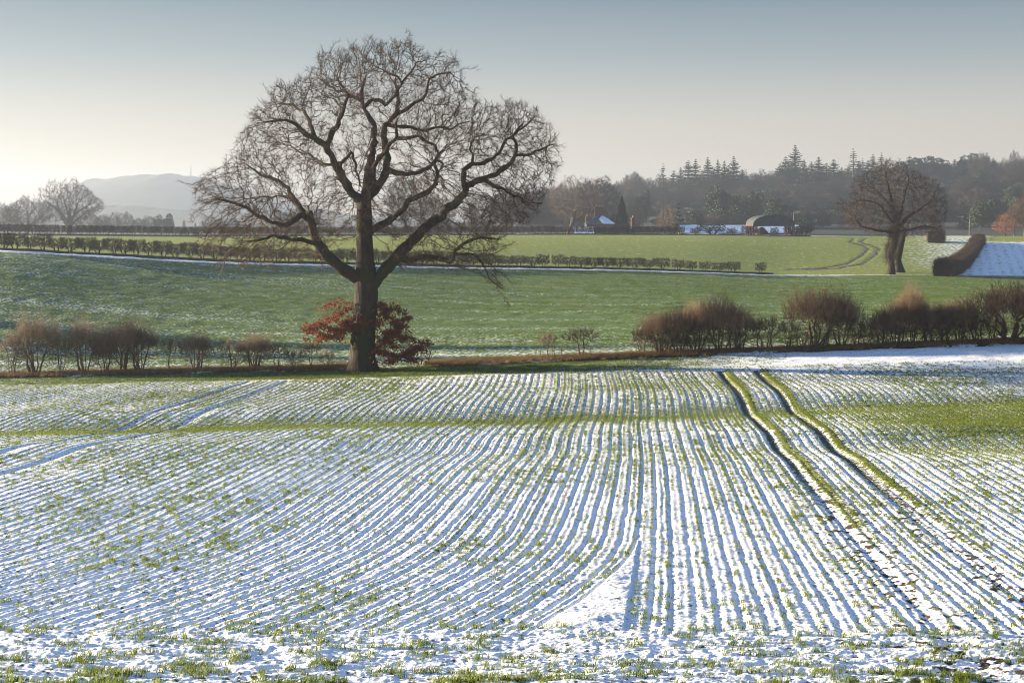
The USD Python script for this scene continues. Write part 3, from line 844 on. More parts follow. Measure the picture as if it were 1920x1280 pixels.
KIND_CUT = [shrub_kind("cut_hedge_tree_kind", 11, 3.0, 2.4, 6, 0.32, 1000, 620, 0.64, 0.12, 0.48), shrub_kind("cut_hedge_tree_kind_two", 12, 3.0, 2.3, 5, 0.36, 1000, 620, 0.62, 0.10, 0.48)]
KIND_VASE = [shrub_kind("vase_shrub_kind", 13, 3.0, 2.4, 9, 0.26, 800, 520, 0.72, 0.15, 0.42), shrub_kind("vase_shrub_kind_two", 14, 3.0, 2.2, 8, 0.30, 620, 420, 0.70, 0.12, 0.45)]
KIND_SAPLING = [shrub_kind("sapling_kind", 15, 2.0, 1.1, 1, 0.10, 260, 120, 0.80, 0.38, 0.22), shrub_kind("sapling_kind_two", 16, 2.0, 1.2, 2, 0.12, 260, 120, 0.80, 0.35, 0.22)]
KIND_THIN = [shrub_kind("thin_shrub_kind", 17, 2.0, 1.8, 5, 0.3, 260, 160, 0.75, 0.15, 0.3), shrub_kind("thin_shrub_kind_two", 18, 2.0, 1.7, 4, 0.34, 220, 140, 0.75, 0.15, 0.3)]
_size = {}
for ks, hw in ((KIND_CUT, (3.0, 2.4)), (KIND_VASE, (3.0, 2.4)), (KIND_SAPLING, (2.0, 1.1)), (KIND_THIN, (2.0, 1.8))):
    for k_ in ks:
        _size[k_] = hw
_rg = np.random.default_rng(77)


def hedge_foot(px):
    return float(np.interp(px, COLS, _hedge_y))


def near_bush(px, wpx, top, kinds, label, name="hedge_shrub", dy=0.0, group=None):
    Yb = NEAR_Y - 0.1 + dy
    kind = kinds[int(_rg.integers(len(kinds)))]
    H0, W0 = _size[kind]
    hgt = (hedge_foot(px) - top) * Yb / F
    wid = wpx * (1.18 if px > 900 else 0.92) * Yb / F
    loc = on_land(px, Yb)
    copy_of(kind, name, label, "shrub" if name == "hedge_shrub" else "sapling", loc, float(_rg.uniform(-25, 25) + 180 * _rg.integers(2)), (wid / W0, wid / W0 * 0.95, hgt / H0), group)


# right of the oak
near_bush(1028, 34, 612, KIND_SAPLING, "small bare sapling by the short stakes, first one right of the oak", "hedge_sapling")
near_bush(1088, 60, 602, KIND_SAPLING, "two-stemmed bare sapling in the gap between the oak and the tall hedge", "hedge_sapling")
RIGHT = [
    (1204, 44, 606, KIND_THIN, "thin wispy shrub at the left end of the tall hedge"),
    (1236, 78, 582, KIND_CUT, "brown hedge tree at the left end of the dense five-tree clump"),
    (1272, 78, 570, KIND_CUT, "hedge tree second from the left in the dense clump, straight lit stem"),
    (1308, 84, 560, KIND_CUT, "middle hedge tree of the dense clump, dark under its cut line"),
    (1350, 96, 548, KIND_CUT, "tallest hedge tree of the dense clump, feathery upright shoots"),
    (1388, 66, 572, KIND_VASE, "many-stemmed shrub closing the right end of the dense clump"),
    (1422, 44, 584, KIND_SAPLING, "round-headed small tree on one leaning stem right of the clump"),
    (1447, 46, 578, KIND_SAPLING, "round-headed small tree on one straight pale stem before the vase-shaped shrub"),
    (1480, 44, 592, KIND_THIN, "thin shrub at the left foot of the broad vase-shaped shrub"),
    (1534, 124, 536, KIND_VASE, "broad vase-shaped shrub of many stems standing apart in the hedge"),
    (1576, 86, 542, KIND_CUT, "leaning hedge tree touching the right side of the vase-shaped shrub"),
    (1608, 50, 596, KIND_THIN, "thin twiggy bush in the gap right of the leaning hedge tree"),
    (1652, 76, 578, KIND_CUT, "hedge tree at the left end of the long right-hand row"),
    (1682, 70, 560, KIND_VASE, "reddish many-stemmed shrub second in the long right-hand row"),
    (1709, 60, 528, KIND_CUT, "tall narrow hedge tree with a spire of shoots in the right-hand row"),
    (1740, 74, 566, KIND_CUT, "hedge tree just right of the narrow spire of shoots"),
    (1770, 70, 562, KIND_CUT, "dark hedge tree midway in the long right-hand row"),
    (1800, 78, 556, KIND_CUT, "hedge tree with a pale forked stem in the right-hand row"),
    (1838, 78, 566, KIND_THIN, "low twiggy bush before the large dark hedge tree at the edge"),
    (1896, 170, 524, KIND_CUT, "largest and darkest hedge tree, broad and low-forked, at the field's right edge"),
]
for r_ in RIGHT:
    near_bush(*r_)
near_bush(1960, 120, 520, KIND_CUT, "dark hedge tree beyond the largest one, cut by the picture's edge")
FILL = ["left end of the dense clump", "middle of the dense clump", "right end of the dense clump", "two round-headed small trees", "left side of the vase-shaped shrub", "right side of the leaning tree", "start of the long row", "narrow spire of shoots", "middle of the long row", "pale forked stem", "large dark hedge tree"]
for px_f, lab_f in zip((1254, 1300, 1372, 1436, 1506, 1626, 1668, 1724, 1756, 1816, 1862), FILL):
    near_bush(px_f, 64, hedge_foot(px_f) - 46 - 10 * math.sin(px_f), KIND_THIN, f"low thorn tangle at the hedge foot, by the {lab_f}", dy=0.5)
# left of the oak
LEFT = [
    (22, 66, 604, KIND_THIN, "thin-stemmed shrub at the far left end of the hedge"),
    (66, 118, 586, KIND_VASE, "bushy shrub with a thick cluster of dark stems at the left end"),
    (112, 60, 612, KIND_THIN, "wispy shrub between the two thick left-hand shrubs"),
    (158, 92, 596, KIND_VASE, "reddish upright shrub right of the thick dark-stemmed one"),
    (196, 72, 612, KIND_CUT, "small forked hedge tree left of the widest left-hand clump"),
    (230, 96, 594, KIND_CUT, "widest left-hand hedge clump's left bush with tall thin shoots"),
    (262, 88, 600, KIND_VASE, "dense right bush of the widest left-hand hedge clump"),
    (318, 52, 622, KIND_SAPLING, "short single-stemmed bush right of the widest left-hand clump"),
    (368, 84, 620, KIND_VASE, "fan-shaped many-stemmed bush standing in the middle of the left hedge"),
    (436, 78, 626, KIND_THIN, "thin grey bush at the start of the low sparse stretch"),
    (478, 84, 624, KIND_VASE, "upright bush with a visible trunk in the sparse stretch"),
    (520, 56, 634, KIND_SAPLING, "small forked sapling in the sparse stretch, between two bushes"),
    (552, 60, 646, KIND_THIN, "low tangled bush a little left of the rusty leaves"),
    (582, 46, 632, KIND_SAPLING, "slim sapling just left of the oak's rusty leaves"),
    (612, 44, 650, KIND_THIN, "lowest twiggy bush close to the left side of the oak"),
]
for r_ in LEFT:
    near_bush(*r_)

# bank of earth and dead grass below the hedge
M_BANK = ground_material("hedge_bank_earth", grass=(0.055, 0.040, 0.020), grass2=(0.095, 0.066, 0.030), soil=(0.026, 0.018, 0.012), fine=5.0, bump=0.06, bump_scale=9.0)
M_DRY = plain_material("dry_grass_blades", (0.16, 0.095, 0.045), (0.30, 0.19, 0.085), 0.8, 0.4, 0.3)
M_BLADE = plain_material("wheat_blades", (0.115, 0.16, 0.016), (0.20, 0.235, 0.03), 0.55, 0.5, 0.45)


def bank(name, px0, px1, label):
    n = int((px1 - px0) / 2.2)
    pxs = np.linspace(px0, px1, n)
    prof = np.linspace(-1, 1, 9)
    yy = NEAR_Y - 0.35 + prof[:, None] * 0.75 + 0.12 * np.sin(pxs[None] / 23.0)
    X = (pxs[None] - CX) * yy / F
    hh = (0.03 + 0.22 * meshkit.fbm(np.stack([X / 1.1, yy / 0.7, 0 * X], -1), 3, 44)) * (1 - prof[:, None] ** 2) * np.minimum(1, np.minimum(pxs - px0, px1 - pxs)[None] / 30.0)
    Z = land(X, yy) + hh - 0.03
    m_, k_ = X.shape
    i, j = np.meshgrid(np.arange(m_ - 1), np.arange(k_ - 1), indexing="ij")
    a = i * k_ + j
    q = np.stack([a, a + 1, a + k_ + 1, a + k_], -1).reshape(-1, 4)
    nz_ = meshkit.fbm(np.stack([X / 1.6, yy / 0.6, 0 * X], -1), 3, 47)
    cov = np.stack([np.clip((nz_ - 0.52) * 4, 0, 0.9) * (prof[:, None] < 0), 0 * X, np.clip(0.3 + 1.1 * (nz_ < 0.5), 0, 1)], -1)
    tag(obj(name, (np.stack([X, yy, Z], -1).reshape(-1, 3), np.vstack([q[:, [0, 1, 2]], q[:, [0, 2, 3]]])), M_BANK, smooth=True, prim_vars={"cover": cov.reshape(-1, 3)}), label, kind="structure")


bank("hedge_bank", -60, 640, "dark earth bank under the left hedge")
bank("hedge_bank", 890, 2050, "dark earth bank under the right hedge")


def tuft(n, h, w, seed, lean=0.35, bend=0.4, rad=0.02):
    """A tuft of flat bent blades."""
    rng = np.random.default_rng(seed)
    V, Fc = [], []
    for k in range(n):
        a = rng.uniform(0, 6.28)
        p = np.array([rng.normal() * rad, rng.normal() * rad, -0.01])
        d = np.array([math.cos(a) * lean * rng.random(), math.sin(a) * lean * rng.random(), 1.0])
        sd = np.array([-math.sin(a + 0.6), math.cos(a + 0.6), 0]) * w / 2
        l = h * rng.uniform(0.55, 1.15)
        q = [p, p + d * l * 0.5, p + d * l * 0.85 + np.array([math.cos(a), math.sin(a), 0]) * l * bend * 0.5]
        b = len(V)
        V += [q[0] - sd, q[0] + sd, q[1] - sd * 0.9, q[1] + sd * 0.9, q[2]]
        Fc += [(b, b + 1, b + 3), (b, b + 3, b + 2), (b + 2, b + 3, b + 4)]
    return np.array(V), np.array(Fc)


def scatter(name, label, mat, protos, pos, scale, seed, kind="stuff"):
    rng = np.random.default_rng(seed)
    pi = UsdGeom.PointInstancer.Define(stage, "/World/" + name)
    root = UsdGeom.Xform.Define(stage, f"/World/{name}/kinds")
    root.GetPrim().SetSpecifier(Sdf.SpecifierOver)
    rel = []
    for k, m in enumerate(protos):
        rel.append(usdkit.mesh(stage, f"/World/{name}/kinds/tuft" + (f"_{k:03d}" if k else ""), m, mat).GetPath())
    pi.CreatePrototypesRel().SetTargets(rel)
    n = len(pos)
    pi.CreateProtoIndicesAttr(Vt.IntArray.FromNumpy(rng.integers(0, len(protos), n).astype(np.int32)))
    pi.CreatePositionsAttr(Vt.Vec3fArray.FromNumpy(pos.astype(np.float32)))
    a = rng.uniform(0, 2 * np.pi, n)
    q = np.stack([0 * a, 0 * a, np.sin(a / 2), np.cos(a / 2)], -1)
    pi.CreateOrientationsAttr(Vt.QuathArray([Gf.Quath(float(w), 0, 0, float(z)) for w, z in zip(q[:, 3], q[:, 2])]))
    pi.CreateScalesAttr(Vt.Vec3fArray.FromNumpy(np.repeat(np.broadcast_to(scale, (n,))[:, None], 3, 1).astype(np.float32)))
    return tag(pi.GetPrim(), label, kind=kind)


# dead grass on the bank
_r = np.random.default_rng(3)
_n = 10000
px_ = np.concatenate([_r.uniform(-60, 660, 2600), _r.uniform(800, 2050, _n - 2600)])
yy_ = NEAR_Y - 0.3 + _r.normal(size=_n) * 0.45
X_ = PX(px_, yy_)
scatter("dry_grass", "dead tawny grass along the foot of the hedge", M_DRY, [tuft(9, 0.36, 0.018, 60 + k, 0.9, 0.8, 0.10) for k in range(4)],
        np.stack([X_, yy_, land(X_, yy_) + 0.10], -1), _r.uniform(0.35, 0.85, _n), 61)

# short stakes in the gap of the hedge
M_STAKE = bark_material("weathered_stakes", (0.16, 0.12, 0.08), (0.26, 0.20, 0.14), None, 14.0, 0.01)
_stakes = [(1003, 652), (1013, 650), (1036, 649), (1040, 649), (1053, 647), (1107, 650), (1232, 640), (1250, 639), (1330, 634), (1426, 628), (1479, 640), (1505, 640), (1516, 638), (1595, 636)]
for k, (px, top) in enumerate(_stakes):
    b = on_land(px, NEAR_Y - 0.25)
    hgt = max((hedge_foot(px) - top) * NEAR_Y / F, 0.45)
    s_ = thing("wooden_stake", "short weathered wooden stake at the foot of the right hedge", "stake", b, group="stakes along the right hedge")
    lean = _r.normal(size=2) * 0.08
    obj("post", prism([(0, 0, -0.1), (lean[0] * hgt, lean[1] * hgt, hgt)], 6, 0.035, 0.028), M_STAKE, s_)
    obj("point", prism([(lean[0] * hgt, lean[1] * hgt, hgt), (lean[0] * hgt * 1.1, lean[1] * hgt * 1.1, hgt + 0.05)], 6, 0.028, 0.006), M_STAKE, s_)

# ------------------------------------------------------------------ clipped hedges of the far fields
def clipped_kind(name, seed, H, W, n_twig, stems):
    rng = np.random.default_rng(seed)
    p = Plant(seed)
    for k in range(stems):
        x = rng.uniform(-0.12, 0.12) * W
        p.add_path([(x, rng.normal() * 0.1, -0.1), (x + rng.normal() * 0.15, rng.normal() * 0.1, H * 0.35), (x + rng.normal() * 0.4 * W, rng.normal() * 0.2, H * 0.8)], [0.06, 0.045, 0.02], -1, 0.15)
    att = rng.uniform(-1, 1, (n_twig, 3)) * [W / 2, 0.42, H * 0.33] + [0, 0, H * 0.66]
    att = att[rng.random(len(att)) < np.clip(1.2 - (np.abs(att[:, 0]) / (W / 2)) ** 3 * (1.2 - att[:, 2] / H), 0, 1)]
    p.colonize(att, 0.13, 1.6, 0.17, 40, 0.4).radii(0.008, 2.2, 0.8)
    big, thin = p.meshes(0.03, 5)
    root = class_prim(name)
    obj("stem", cat_mesh(big[0]), M_DARKTWIG, root)
    obj("twigs", cat_mesh([cat_mesh(thin), p.twigs(6, 0.26, 0.9, 0.014, 0.02, 0.0, 1)]), M_DARKTWIG, root, kind="stuff")
    return root.GetPath()


KIND_CLIP = [clipped_kind("clipped_bush_kind", 21, 1.5, 1.8, 950, 3), clipped_kind("clipped_bush_kind_two", 22, 1.5, 1.5, 560, 2), clipped_kind("clipped_bush_kind_three", 23, 1.5, 2.0, 760, 3)]
_mid = PchipInterpolator(COLS, MID_Y)
px = -20.0
while px < 1400:
    Yb = float(_mid(px)) + 0.4
    pitch = np.interp(px, [0, 700, 1000, 1400], [1.15, 1.2, 1.5, 1.95]) * F / Yb
    if not (px > 1050 and _rg.random() < 0.03):
        kk = int(_rg.choice(3, p=[0.6, 0.15, 0.25] if px < 900 else [0.35, 0.4, 0.25]))
        where = "left of the oak's crown" if px < 180 else ("below the distant hill" if px < 380 else ("behind the oak's left limbs" if px < 640 else ("behind the oak's right limbs" if px < 940 else ("just right of the oak's crown" if px < 1100 else ("in line with the farmhouse" if px < 1220 else "towards its right end")))))
        copy_of(KIND_CLIP[kk], "clipped_bush", f"{('dense', 'small single-stemmed', 'wide')[kk]} middle-hedge bush, {where}", "bush",
                on_land(px, Yb), float(_rg.uniform(-20, 20) + 180 * _rg.integers(2)), (_rg.uniform(0.9, 1.15), 1.0, _rg.uniform(0.86, 1.12) * np.interp(px, [0, 500, 1400], [1.0, 1.02, 0.92])),
                f"bushes of the middle hedge {where}")
    px += pitch * _rg.uniform(0.85, 1.15)
copy_of(KIND_CLIP[1], "clipped_bush", "small lone bush past the right end of the middle hedge", "bush", on_land(1426, float(_mid(1426)) + 0.4), 10, (0.9, 1, 0.95))
# low dark hedge bottom along both clipped hedges
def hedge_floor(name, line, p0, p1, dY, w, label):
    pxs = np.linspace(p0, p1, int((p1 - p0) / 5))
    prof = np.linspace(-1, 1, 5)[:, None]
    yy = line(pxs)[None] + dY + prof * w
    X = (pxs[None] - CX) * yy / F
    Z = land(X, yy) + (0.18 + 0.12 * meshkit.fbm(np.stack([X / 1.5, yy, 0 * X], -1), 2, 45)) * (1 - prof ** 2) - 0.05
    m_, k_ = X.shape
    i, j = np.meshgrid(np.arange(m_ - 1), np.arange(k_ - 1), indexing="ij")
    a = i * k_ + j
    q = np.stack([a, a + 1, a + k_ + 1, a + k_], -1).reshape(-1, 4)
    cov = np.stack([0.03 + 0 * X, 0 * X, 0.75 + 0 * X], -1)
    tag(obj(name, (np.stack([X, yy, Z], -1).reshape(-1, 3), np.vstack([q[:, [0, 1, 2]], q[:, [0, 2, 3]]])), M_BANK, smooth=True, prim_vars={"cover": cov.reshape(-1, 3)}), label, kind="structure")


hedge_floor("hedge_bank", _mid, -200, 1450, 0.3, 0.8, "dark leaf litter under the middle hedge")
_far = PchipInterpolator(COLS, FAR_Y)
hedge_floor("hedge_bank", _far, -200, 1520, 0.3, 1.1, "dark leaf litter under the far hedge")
px = -20.0
while px < 1284:
    Yb = float(_far(px)) + 0.6
    sec = 0 if px < 400 else (1 if px < 900 else 2)
    copy_of(KIND_CLIP[int(_rg.choice(3, p=[0.8, 0.05, 0.15]))], "far_hedge_bush",
            ["clipped dark bush of the far hedge at the left, below the distant hill", "clipped dark bush of the far hedge seen through the oak's lower limbs", "clipped dark bush of the far hedge in front of the brick house"][sec], "bush",
            on_land(px, Yb), float(_rg.uniform(-20, 20) + 180 * _rg.integers(2)), (1.0, 1.0, _rg.uniform(0.97, 1.06)), ["bushes of the far hedge at the left", "bushes of the far hedge behind the oak", "bushes of the far hedge before the house"][sec])
    px += 1.05 * F / Yb * _rg.uniform(0.9, 1.15) * (1.0 if px < 500 else 1.25)
for px, w, top, lab in ((1303, 20, 428, "small bush against the snowy shed roof, first after the hedge's end"), (1333, 46, 421, "broad dark bush before the long snow-covered shed roof"), (1372, 22, 428, "small bush before the shed, midway to the barn"),
                        (1404, 26, 424, "small bush at the barn's left posts"), (1424, 20, 429, "smallest bush before the open barn"), (1452, 16, 427, "spindly little bush in the middle of the barn's front"), (1486, 30, 424, "rounded bush at the barn's right corner"), (1506, 28, 424, "rounded bush just right of the barn")):
    Yb = float(_far(px)) + 0.4
    hgt = (np.interp(px, COLS, _far_y) - top) * Yb / F
    copy_of(KIND_CLIP[1 if w < 25 else 0], "far_bush", lab, "bush", on_land(px, Yb), float(_rg.uniform(0, 30)), (w * Yb / F / 1.6, 1.0, hgt / 1.5))

# trimmed hedges beside the snowy field
M_HEDGE = plain_material("trimmed_hedge_twigs", (0.062, 0.037, 0.022), (0.15, 0.09, 0.05), 0.8, 0.8)
M_HEDGECORE = plain_material("hedge_inside", (0.030, 0.020, 0.013), (0.055, 0.036, 0.024), 0.9, 2.0)


def trimmed_hedge(path, label, n, seed):
    """path: rows (px, Y, width, height). A dense clipped hedge: inner mass and a coat of twigs."""
    rng = np.random.default_rng(seed)
    P_ = np.array(path, float)
    s = np.linspace(0, 1, 60)
    q = np.stack([np.interp(s, np.linspace(0, 1, len(P_)), P_[:, k]) for k in range(4)], -1)
    q[:, 3] *= 1 + 0.16 * (meshkit.fbm(np.stack([s * 14, 0 * s, 0 * s + seed], -1), 3, 3) - 0.5) * 2
    q[:, 2] *= 1 + 0.14 * (meshkit.fbm(np.stack([s * 11, 0 * s, 0 * s + seed + 5], -1), 3, 3) - 0.5) * 2
    c = np.stack([PX(q[:, 0], q[:, 1]), q[:, 1]], -1)
    tng = np.gradient(c, axis=0); tng /= np.linalg.norm(tng, axis=1, keepdims=True)
    side = np.stack([tng[:, 1], -tng[:, 0]], -1)
    shape = np.array([(-0.86, -0.1), (-1, 0.3), (-0.94, 0.8), (-0.7, 0.97), (-0.2, 1.0), (0.3, 1.0), (0.75, 0.96), (0.95, 0.78), (1, 0.3), (0.86, -0.1)])

    def surf(k, u, grow):
        grow = np.broadcast_to(grow, np.shape(k))
        a = shape[np.clip(np.floor(u).astype(int), 0, 8)]; b = shape[np.clip(np.floor(u).astype(int) + 1, 0, 9)]
        pr = a + (b - a) * (u - np.floor(u))[:, None]
        xy = c[k] + side[k] * (pr[:, :1] * (q[k, 2] / 2 * grow)[:, None])
        z = land(xy[:, 0], xy[:, 1]) * 0 + land(c[k, 0], c[k, 1]) + pr[:, 1] * q[k, 3] * grow
        return np.column_stack([xy, z])

    t_ = thing("trimmed_hedge", label, "hedge")
    kk, uu = np.meshgrid(np.arange(60), np.arange(10), indexing="ij")
    V = surf(kk.ravel(), np.minimum(uu.ravel(), 8.999).astype(float), 0.90)
    V += rng.normal(size=V.shape) * 0.05
    i, j = np.meshgrid(np.arange(59), np.arange(9), indexing="ij")
    a = i * 10 + j
    f = np.stack([a, a + 1, a + 11, a + 10], -1).reshape(-1, 4)
    f = np.vstack([f[:, [0, 1, 2]], f[:, [0, 2, 3]]])
    caps = [(b, b + m, b + m + 1) for b in (0, 590) for m in range(1, 9)]
    obj("branches", (V, np.vstack([f, caps])), M_HEDGECORE, t_)
    k = rng.integers(0, 60, n); u = rng.uniform(0, 8.99, n)
    p = surf(k, u, rng.uniform(0.86, 0.98, n)) + np.column_stack([tng[k] * rng.uniform(-0.5, 0.5, (n, 1)) * np.linalg.norm(c[1] - c[0]), 0 * k])
    m = n // 5      # the two ends
    ke = np.where(rng.random(m) < 0.5, 0, 59)
    p += rng.normal(size=p.shape) * [0.10, 0.10, 0.07]
    pe = surf(ke, rng.uniform(0, 8.99, m), 1.0)
    ce = np.column_stack([c[ke], land(c[ke, 0], c[ke, 1]) + q[ke, 3] * 0.45])
    pe = ce + (pe - ce) * np.sqrt(rng.random(m))[:, None]
    oute = np.column_stack([tng[ke] * np.where(ke == 0, -1, 1)[:, None], 0.1 + 0 * ke])
    cm = np.column_stack([c[k], land(c[k, 0], c[k, 1]) + q[k, 3] * 0.4])
    out = (p - cm); out /= np.linalg.norm(out, axis=1, keepdims=True)
    d = np.vstack([out, oute]) + rng.normal(size=(n + m, 3)) * 0.55
    d /= np.linalg.norm(d, axis=1, keepdims=True)
    obj("twigs", needles(np.vstack([p, pe]), d, rng.uniform(0.12, 0.5, n + m) * np.where(rng.random(n + m) < 0.06, 1.9, 1.0), 0.018, rng, 1), M_HEDGE, t_, kind="stuff")


trimmed_hedge([(1768, 187, 2.7, 2.3), (1788, 198, 2.5, 2.15), (1805, 214, 2.4, 2.0), (1822, 236, 2.4, 1.85), (1836, 262, 2.4, 1.7)], "long trimmed brown hedge running back beside the blue snowy field", 15000, 31)
trimmed_hedge([(1754, 262, 3.0, 2.4), (1756, 268, 3.0, 2.4)], "short block of trimmed hedge behind the twin-trunked oak", 2200, 32)
# ------------------------------------------------------------------ trees of the distance
M_FARBARK = bark_material("far_bark", (0.05, 0.042, 0.036), (0.10, 0.085, 0.07), None, 4.0, 0.03)
M_FARTWIG = plain_material("far_bare_twigs", (0.045, 0.030, 0.022), (0.11, 0.072, 0.050), 0.9, 0.05)
M_WOODTWIG = plain_material("wood_bare_twigs", (0.022, 0.018, 0.016), (0.070, 0.048, 0.038), 0.9, 0.03)
M_NEEDLE = plain_material("conifer_needles", (0.012, 0.028, 0.018), (0.030, 0.055, 0.030), 0.8, 0.1)
M_EVER = plain_material("evergreen_leaves", (0.018, 0.034, 0.018), (0.045, 0.066, 0.032), 0.75, 0.15)
M_RUSSET = plain_material("russet_twigs", (0.20, 0.075, 0.035), (0.32, 0.13, 0.06), 0.8, 0.2)


def bare_kind(name, seed, H, W, n, trunk_h=0.28, twig_mat=None, r0=None, bark=None, flat=0.55, tw=2, tl=0.9, tr=0.02, step=0.5, lean=0.0, branches=5):
    rng = np.random.default_rng(seed)
    p = Plant(seed)
    r0 = r0 or H * 0.028
    top = np.array([lean * H * 0.3, 0, H * trunk_h])
    k0 = p.add_path([(0, 0, -0.4), top * [0.4, 1, 0.55], top, top + [lean * H * 0.2, 0, H * 0.25]], [r0 * 1.3, r0, r0 * 0.9, r0 * 0.55], -1, step)
    for b in range(branches):
        a = b / branches * 6.28 + rng.uniform(-0.4, 0.4)
        s = p.nearest(top * rng.uniform(0.85, 1.15))
        e = top + np.array([math.cos(a) * W * 0.30 + lean * H * 0.3, math.sin(a) * W * 0.30, H * rng.uniform(0.18, 0.38)])
        m_ = (p.pos[s] + e) / 2 + rng.normal(size=3) * H * 0.03
        p.add_path([p.pos[s], m_, e], [r0 * 0.6, r0 * 0.45, r0 * 0.28], s, step, jitter=H * 0.008)
    q = rng.uniform(-1, 1, (n * 3, 3)); rr = (q ** 2).sum(1); q = q[(rr < 1) & (rng.random(len(q)) < 0.25 + rr)][:n]
    cz = H * (trunk_h + 1.02) / 2
    lump = 1 + 0.16 * np.sin(3 * np.arctan2(q[:, 1], q[:, 0]) + seed) * np.abs(q[:, 2]) + 0.10 * np.sin(5 * q[:, 2] + seed + 2 * q[:, 0])
    att = q * lump[:, None] * [W / 2, W / 2, H * (1.0 - trunk_h) / 2] + [lean * H * 0.35, 0, cz]
    att[:, 2] -= 0.10 * H * (np.hypot(q[:, 0], q[:, 1]) ** 2)
    att = att[att[:, 2] > H * 0.12]
    p.colonize(att, step, H * 0.22, H * 0.038, 45, 0.35, (0, 0, 0.06)).radii(tr * 0.9, 2.4, 0.75)
    big, thin = p.meshes(max(0.06, tr * 2), 6)
    root = class_prim(name)
    obj("trunk", cat_mesh(big[0]), bark or M_FARBARK, root, smooth=True)
    obj("crown", cat_mesh([cat_mesh(thin), p.twigs(tw, tl, 0.8, tr * 0.6, tr * 2.2, 0.12, 1)]), twig_mat or M_FARTWIG, root, kind="stuff")
    _size[root.GetPath()] = (H, W)
    return root.GetPath()


def spruce_kind(name, seed, H, W, whorls, sparse=0.0, bare=0.05):
    rng = np.random.default_rng(seed)
    root = class_prim(name)
    obj("trunk", tube([(0, 0, -0.4), (0, 0, H * 0.6), (0, 0, H)], [H * 0.016, H * 0.010, 0.02], 6), M_FARBARK, root)
    V, Fc = [], []
    for w in range(whorls):
        t = (w + rng.random() * 0.5) / whorls
        z = H * (bare + (1 - bare) * t)
        ln = W / 2 * (1 - t) ** 0.85 * rng.uniform(0.75, 1.15) + 0.15
        for b in range(11):
            if rng.random() < sparse:
                continue
            a = rng.uniform(0, 6.28)
            L_ = ln * rng.uniform(0.6, 1.12)
            d = np.array([math.cos(a), math.sin(a), -0.30 + 0.55 * t])
            sd = np.array([-math.sin(a), math.cos(a), 0.0])
            o_ = np.array([0, 0, z])
            for s in np.linspace(0.2, 0.95, 4):
                c = o_ + d * L_ * s + [0, 0, 0.12 * L_ * s * s]
                w_ = L_ * 0.42 * (1.2 - s)
                n = len(V)
                V.extend([c - sd * w_ - d * L_ * 0.05 + [0, 0, -0.3 * w_], c + sd * w_ - d * L_ * 0.05 + [0, 0, -0.3 * w_], c + d * L_ * 0.30 + [0, 0, 0.06 * L_]])
                V.extend([c + d * L_ * 0.18, c - d * L_ * 0.14, c + sd * rng.normal() * 0.1 * L_ + [0, 0, -0.34 * w_ - 0.35]])
                Fc.extend([(n, n + 1, n + 2), (n + 3, n + 4, n + 5)])
    obj("crown", (np.array(V), np.array(Fc)), M_NEEDLE, root, kind="stuff")
    _size[root.GetPath()] = (H, W)
    return root.GetPath()


def leafy_kind(name, seed, H, W, n, mat, lumps=14, cone=False, base=0.12, leaf=0.28):
    rng = np.random.default_rng(seed)
    root = class_prim(name)
    obj("trunk", tube([(0, 0, -0.4), (0.02 * W, 0, H * 0.4), (0, 0, H * 0.85)], [H * 0.02, H * 0.014, 0.03], 6), M_FARBARK, root)
    if cone:
        t = rng.random(n) ** 0.7
        rad = W / 2 * (1 - t) ** 0.75 * (0.82 + 0.18 * rng.random(n)) * (1 + 0.13 * np.sin(t * 26))
        a = rng.uniform(0, 6.28, n)
        c = np.stack([np.cos(a) * rad, np.sin(a) * rad, H * (base + (1 - base) * t)], -1)
    else:
        lc = rng.normal(size=(lumps, 3)); lc /= np.linalg.norm(lc, axis=1, keepdims=True)
        lc *= rng.uniform(0.35, 0.75, (lumps, 1))
        lr = rng.uniform(0.28, 0.5, lumps)
        k = rng.integers(0, lumps, n)
        q = rng.normal(size=(n, 3)); q /= np.linalg.norm(q, axis=1, keepdims=True)
        c = (lc[k] + q * (lr[k] * rng.uniform(0.75, 1.0, n))[:, None]) * [W / 2, W / 2, H * (1 - base) / 2] + [0, 0, H * (1 + base) / 2]
    u = rng.normal(size=(n, 3)); u /= np.linalg.norm(u, axis=1, keepdims=True)
    w = np.cross(u, rng.normal(size=(n, 3))); w /= np.linalg.norm(w, axis=1, keepdims=True)
    s = leaf * rng.uniform(0.6, 1.4, n)[:, None]
    V = np.stack([c - u * s, c + w * s * 0.8, c + u * s], 1).reshape(-1, 3)
    obj("crown", (V, np.arange(3 * n).reshape(-1, 3)), mat, root, kind="stuff")
    _size[root.GetPath()] = (H, W)
    return root.GetPath()


BARE = [bare_kind(f"wood_tree_kind_{w}", 100 + k, 18, wd, 620, th, M_WOODTWIG, 0.3, tw=8, tl=1.5, tr=0.070, step=0.75, branches=4 + k % 3)
        for k, (w, wd, th) in enumerate((("round", 14, 0.24), ("tall", 11, 0.3), ("broad", 16, 0.22), ("narrow", 9, 0.3), ("loose", 13, 0.26)))]
OAKS = [bare_kind("field_oak_kind", 201, 15, 17, 2600, 0.24, M_FARTWIG, 0.62, tw=5, tl=0.9, tr=0.028, step=0.4, branches=6),
        bare_kind("field_oak_kind_two", 202, 12, 13, 1800, 0.22, M_FARTWIG, 0.42, tw=5, tl=0.9, tr=0.028, step=0.4, branches=6)]
LEANER = bare_kind("leaning_tree_kind", 203, 13, 13, 1700, 0.25, M_FARTWIG, 0.42, tw=4, tl=0.8, tr=0.024, step=0.4, lean=0.35, branches=5)
M_LARCH = plain_material("larch_twigs", (0.095, 0.060, 0.040), (0.165, 0.105, 0.068), 0.85, 0.2)
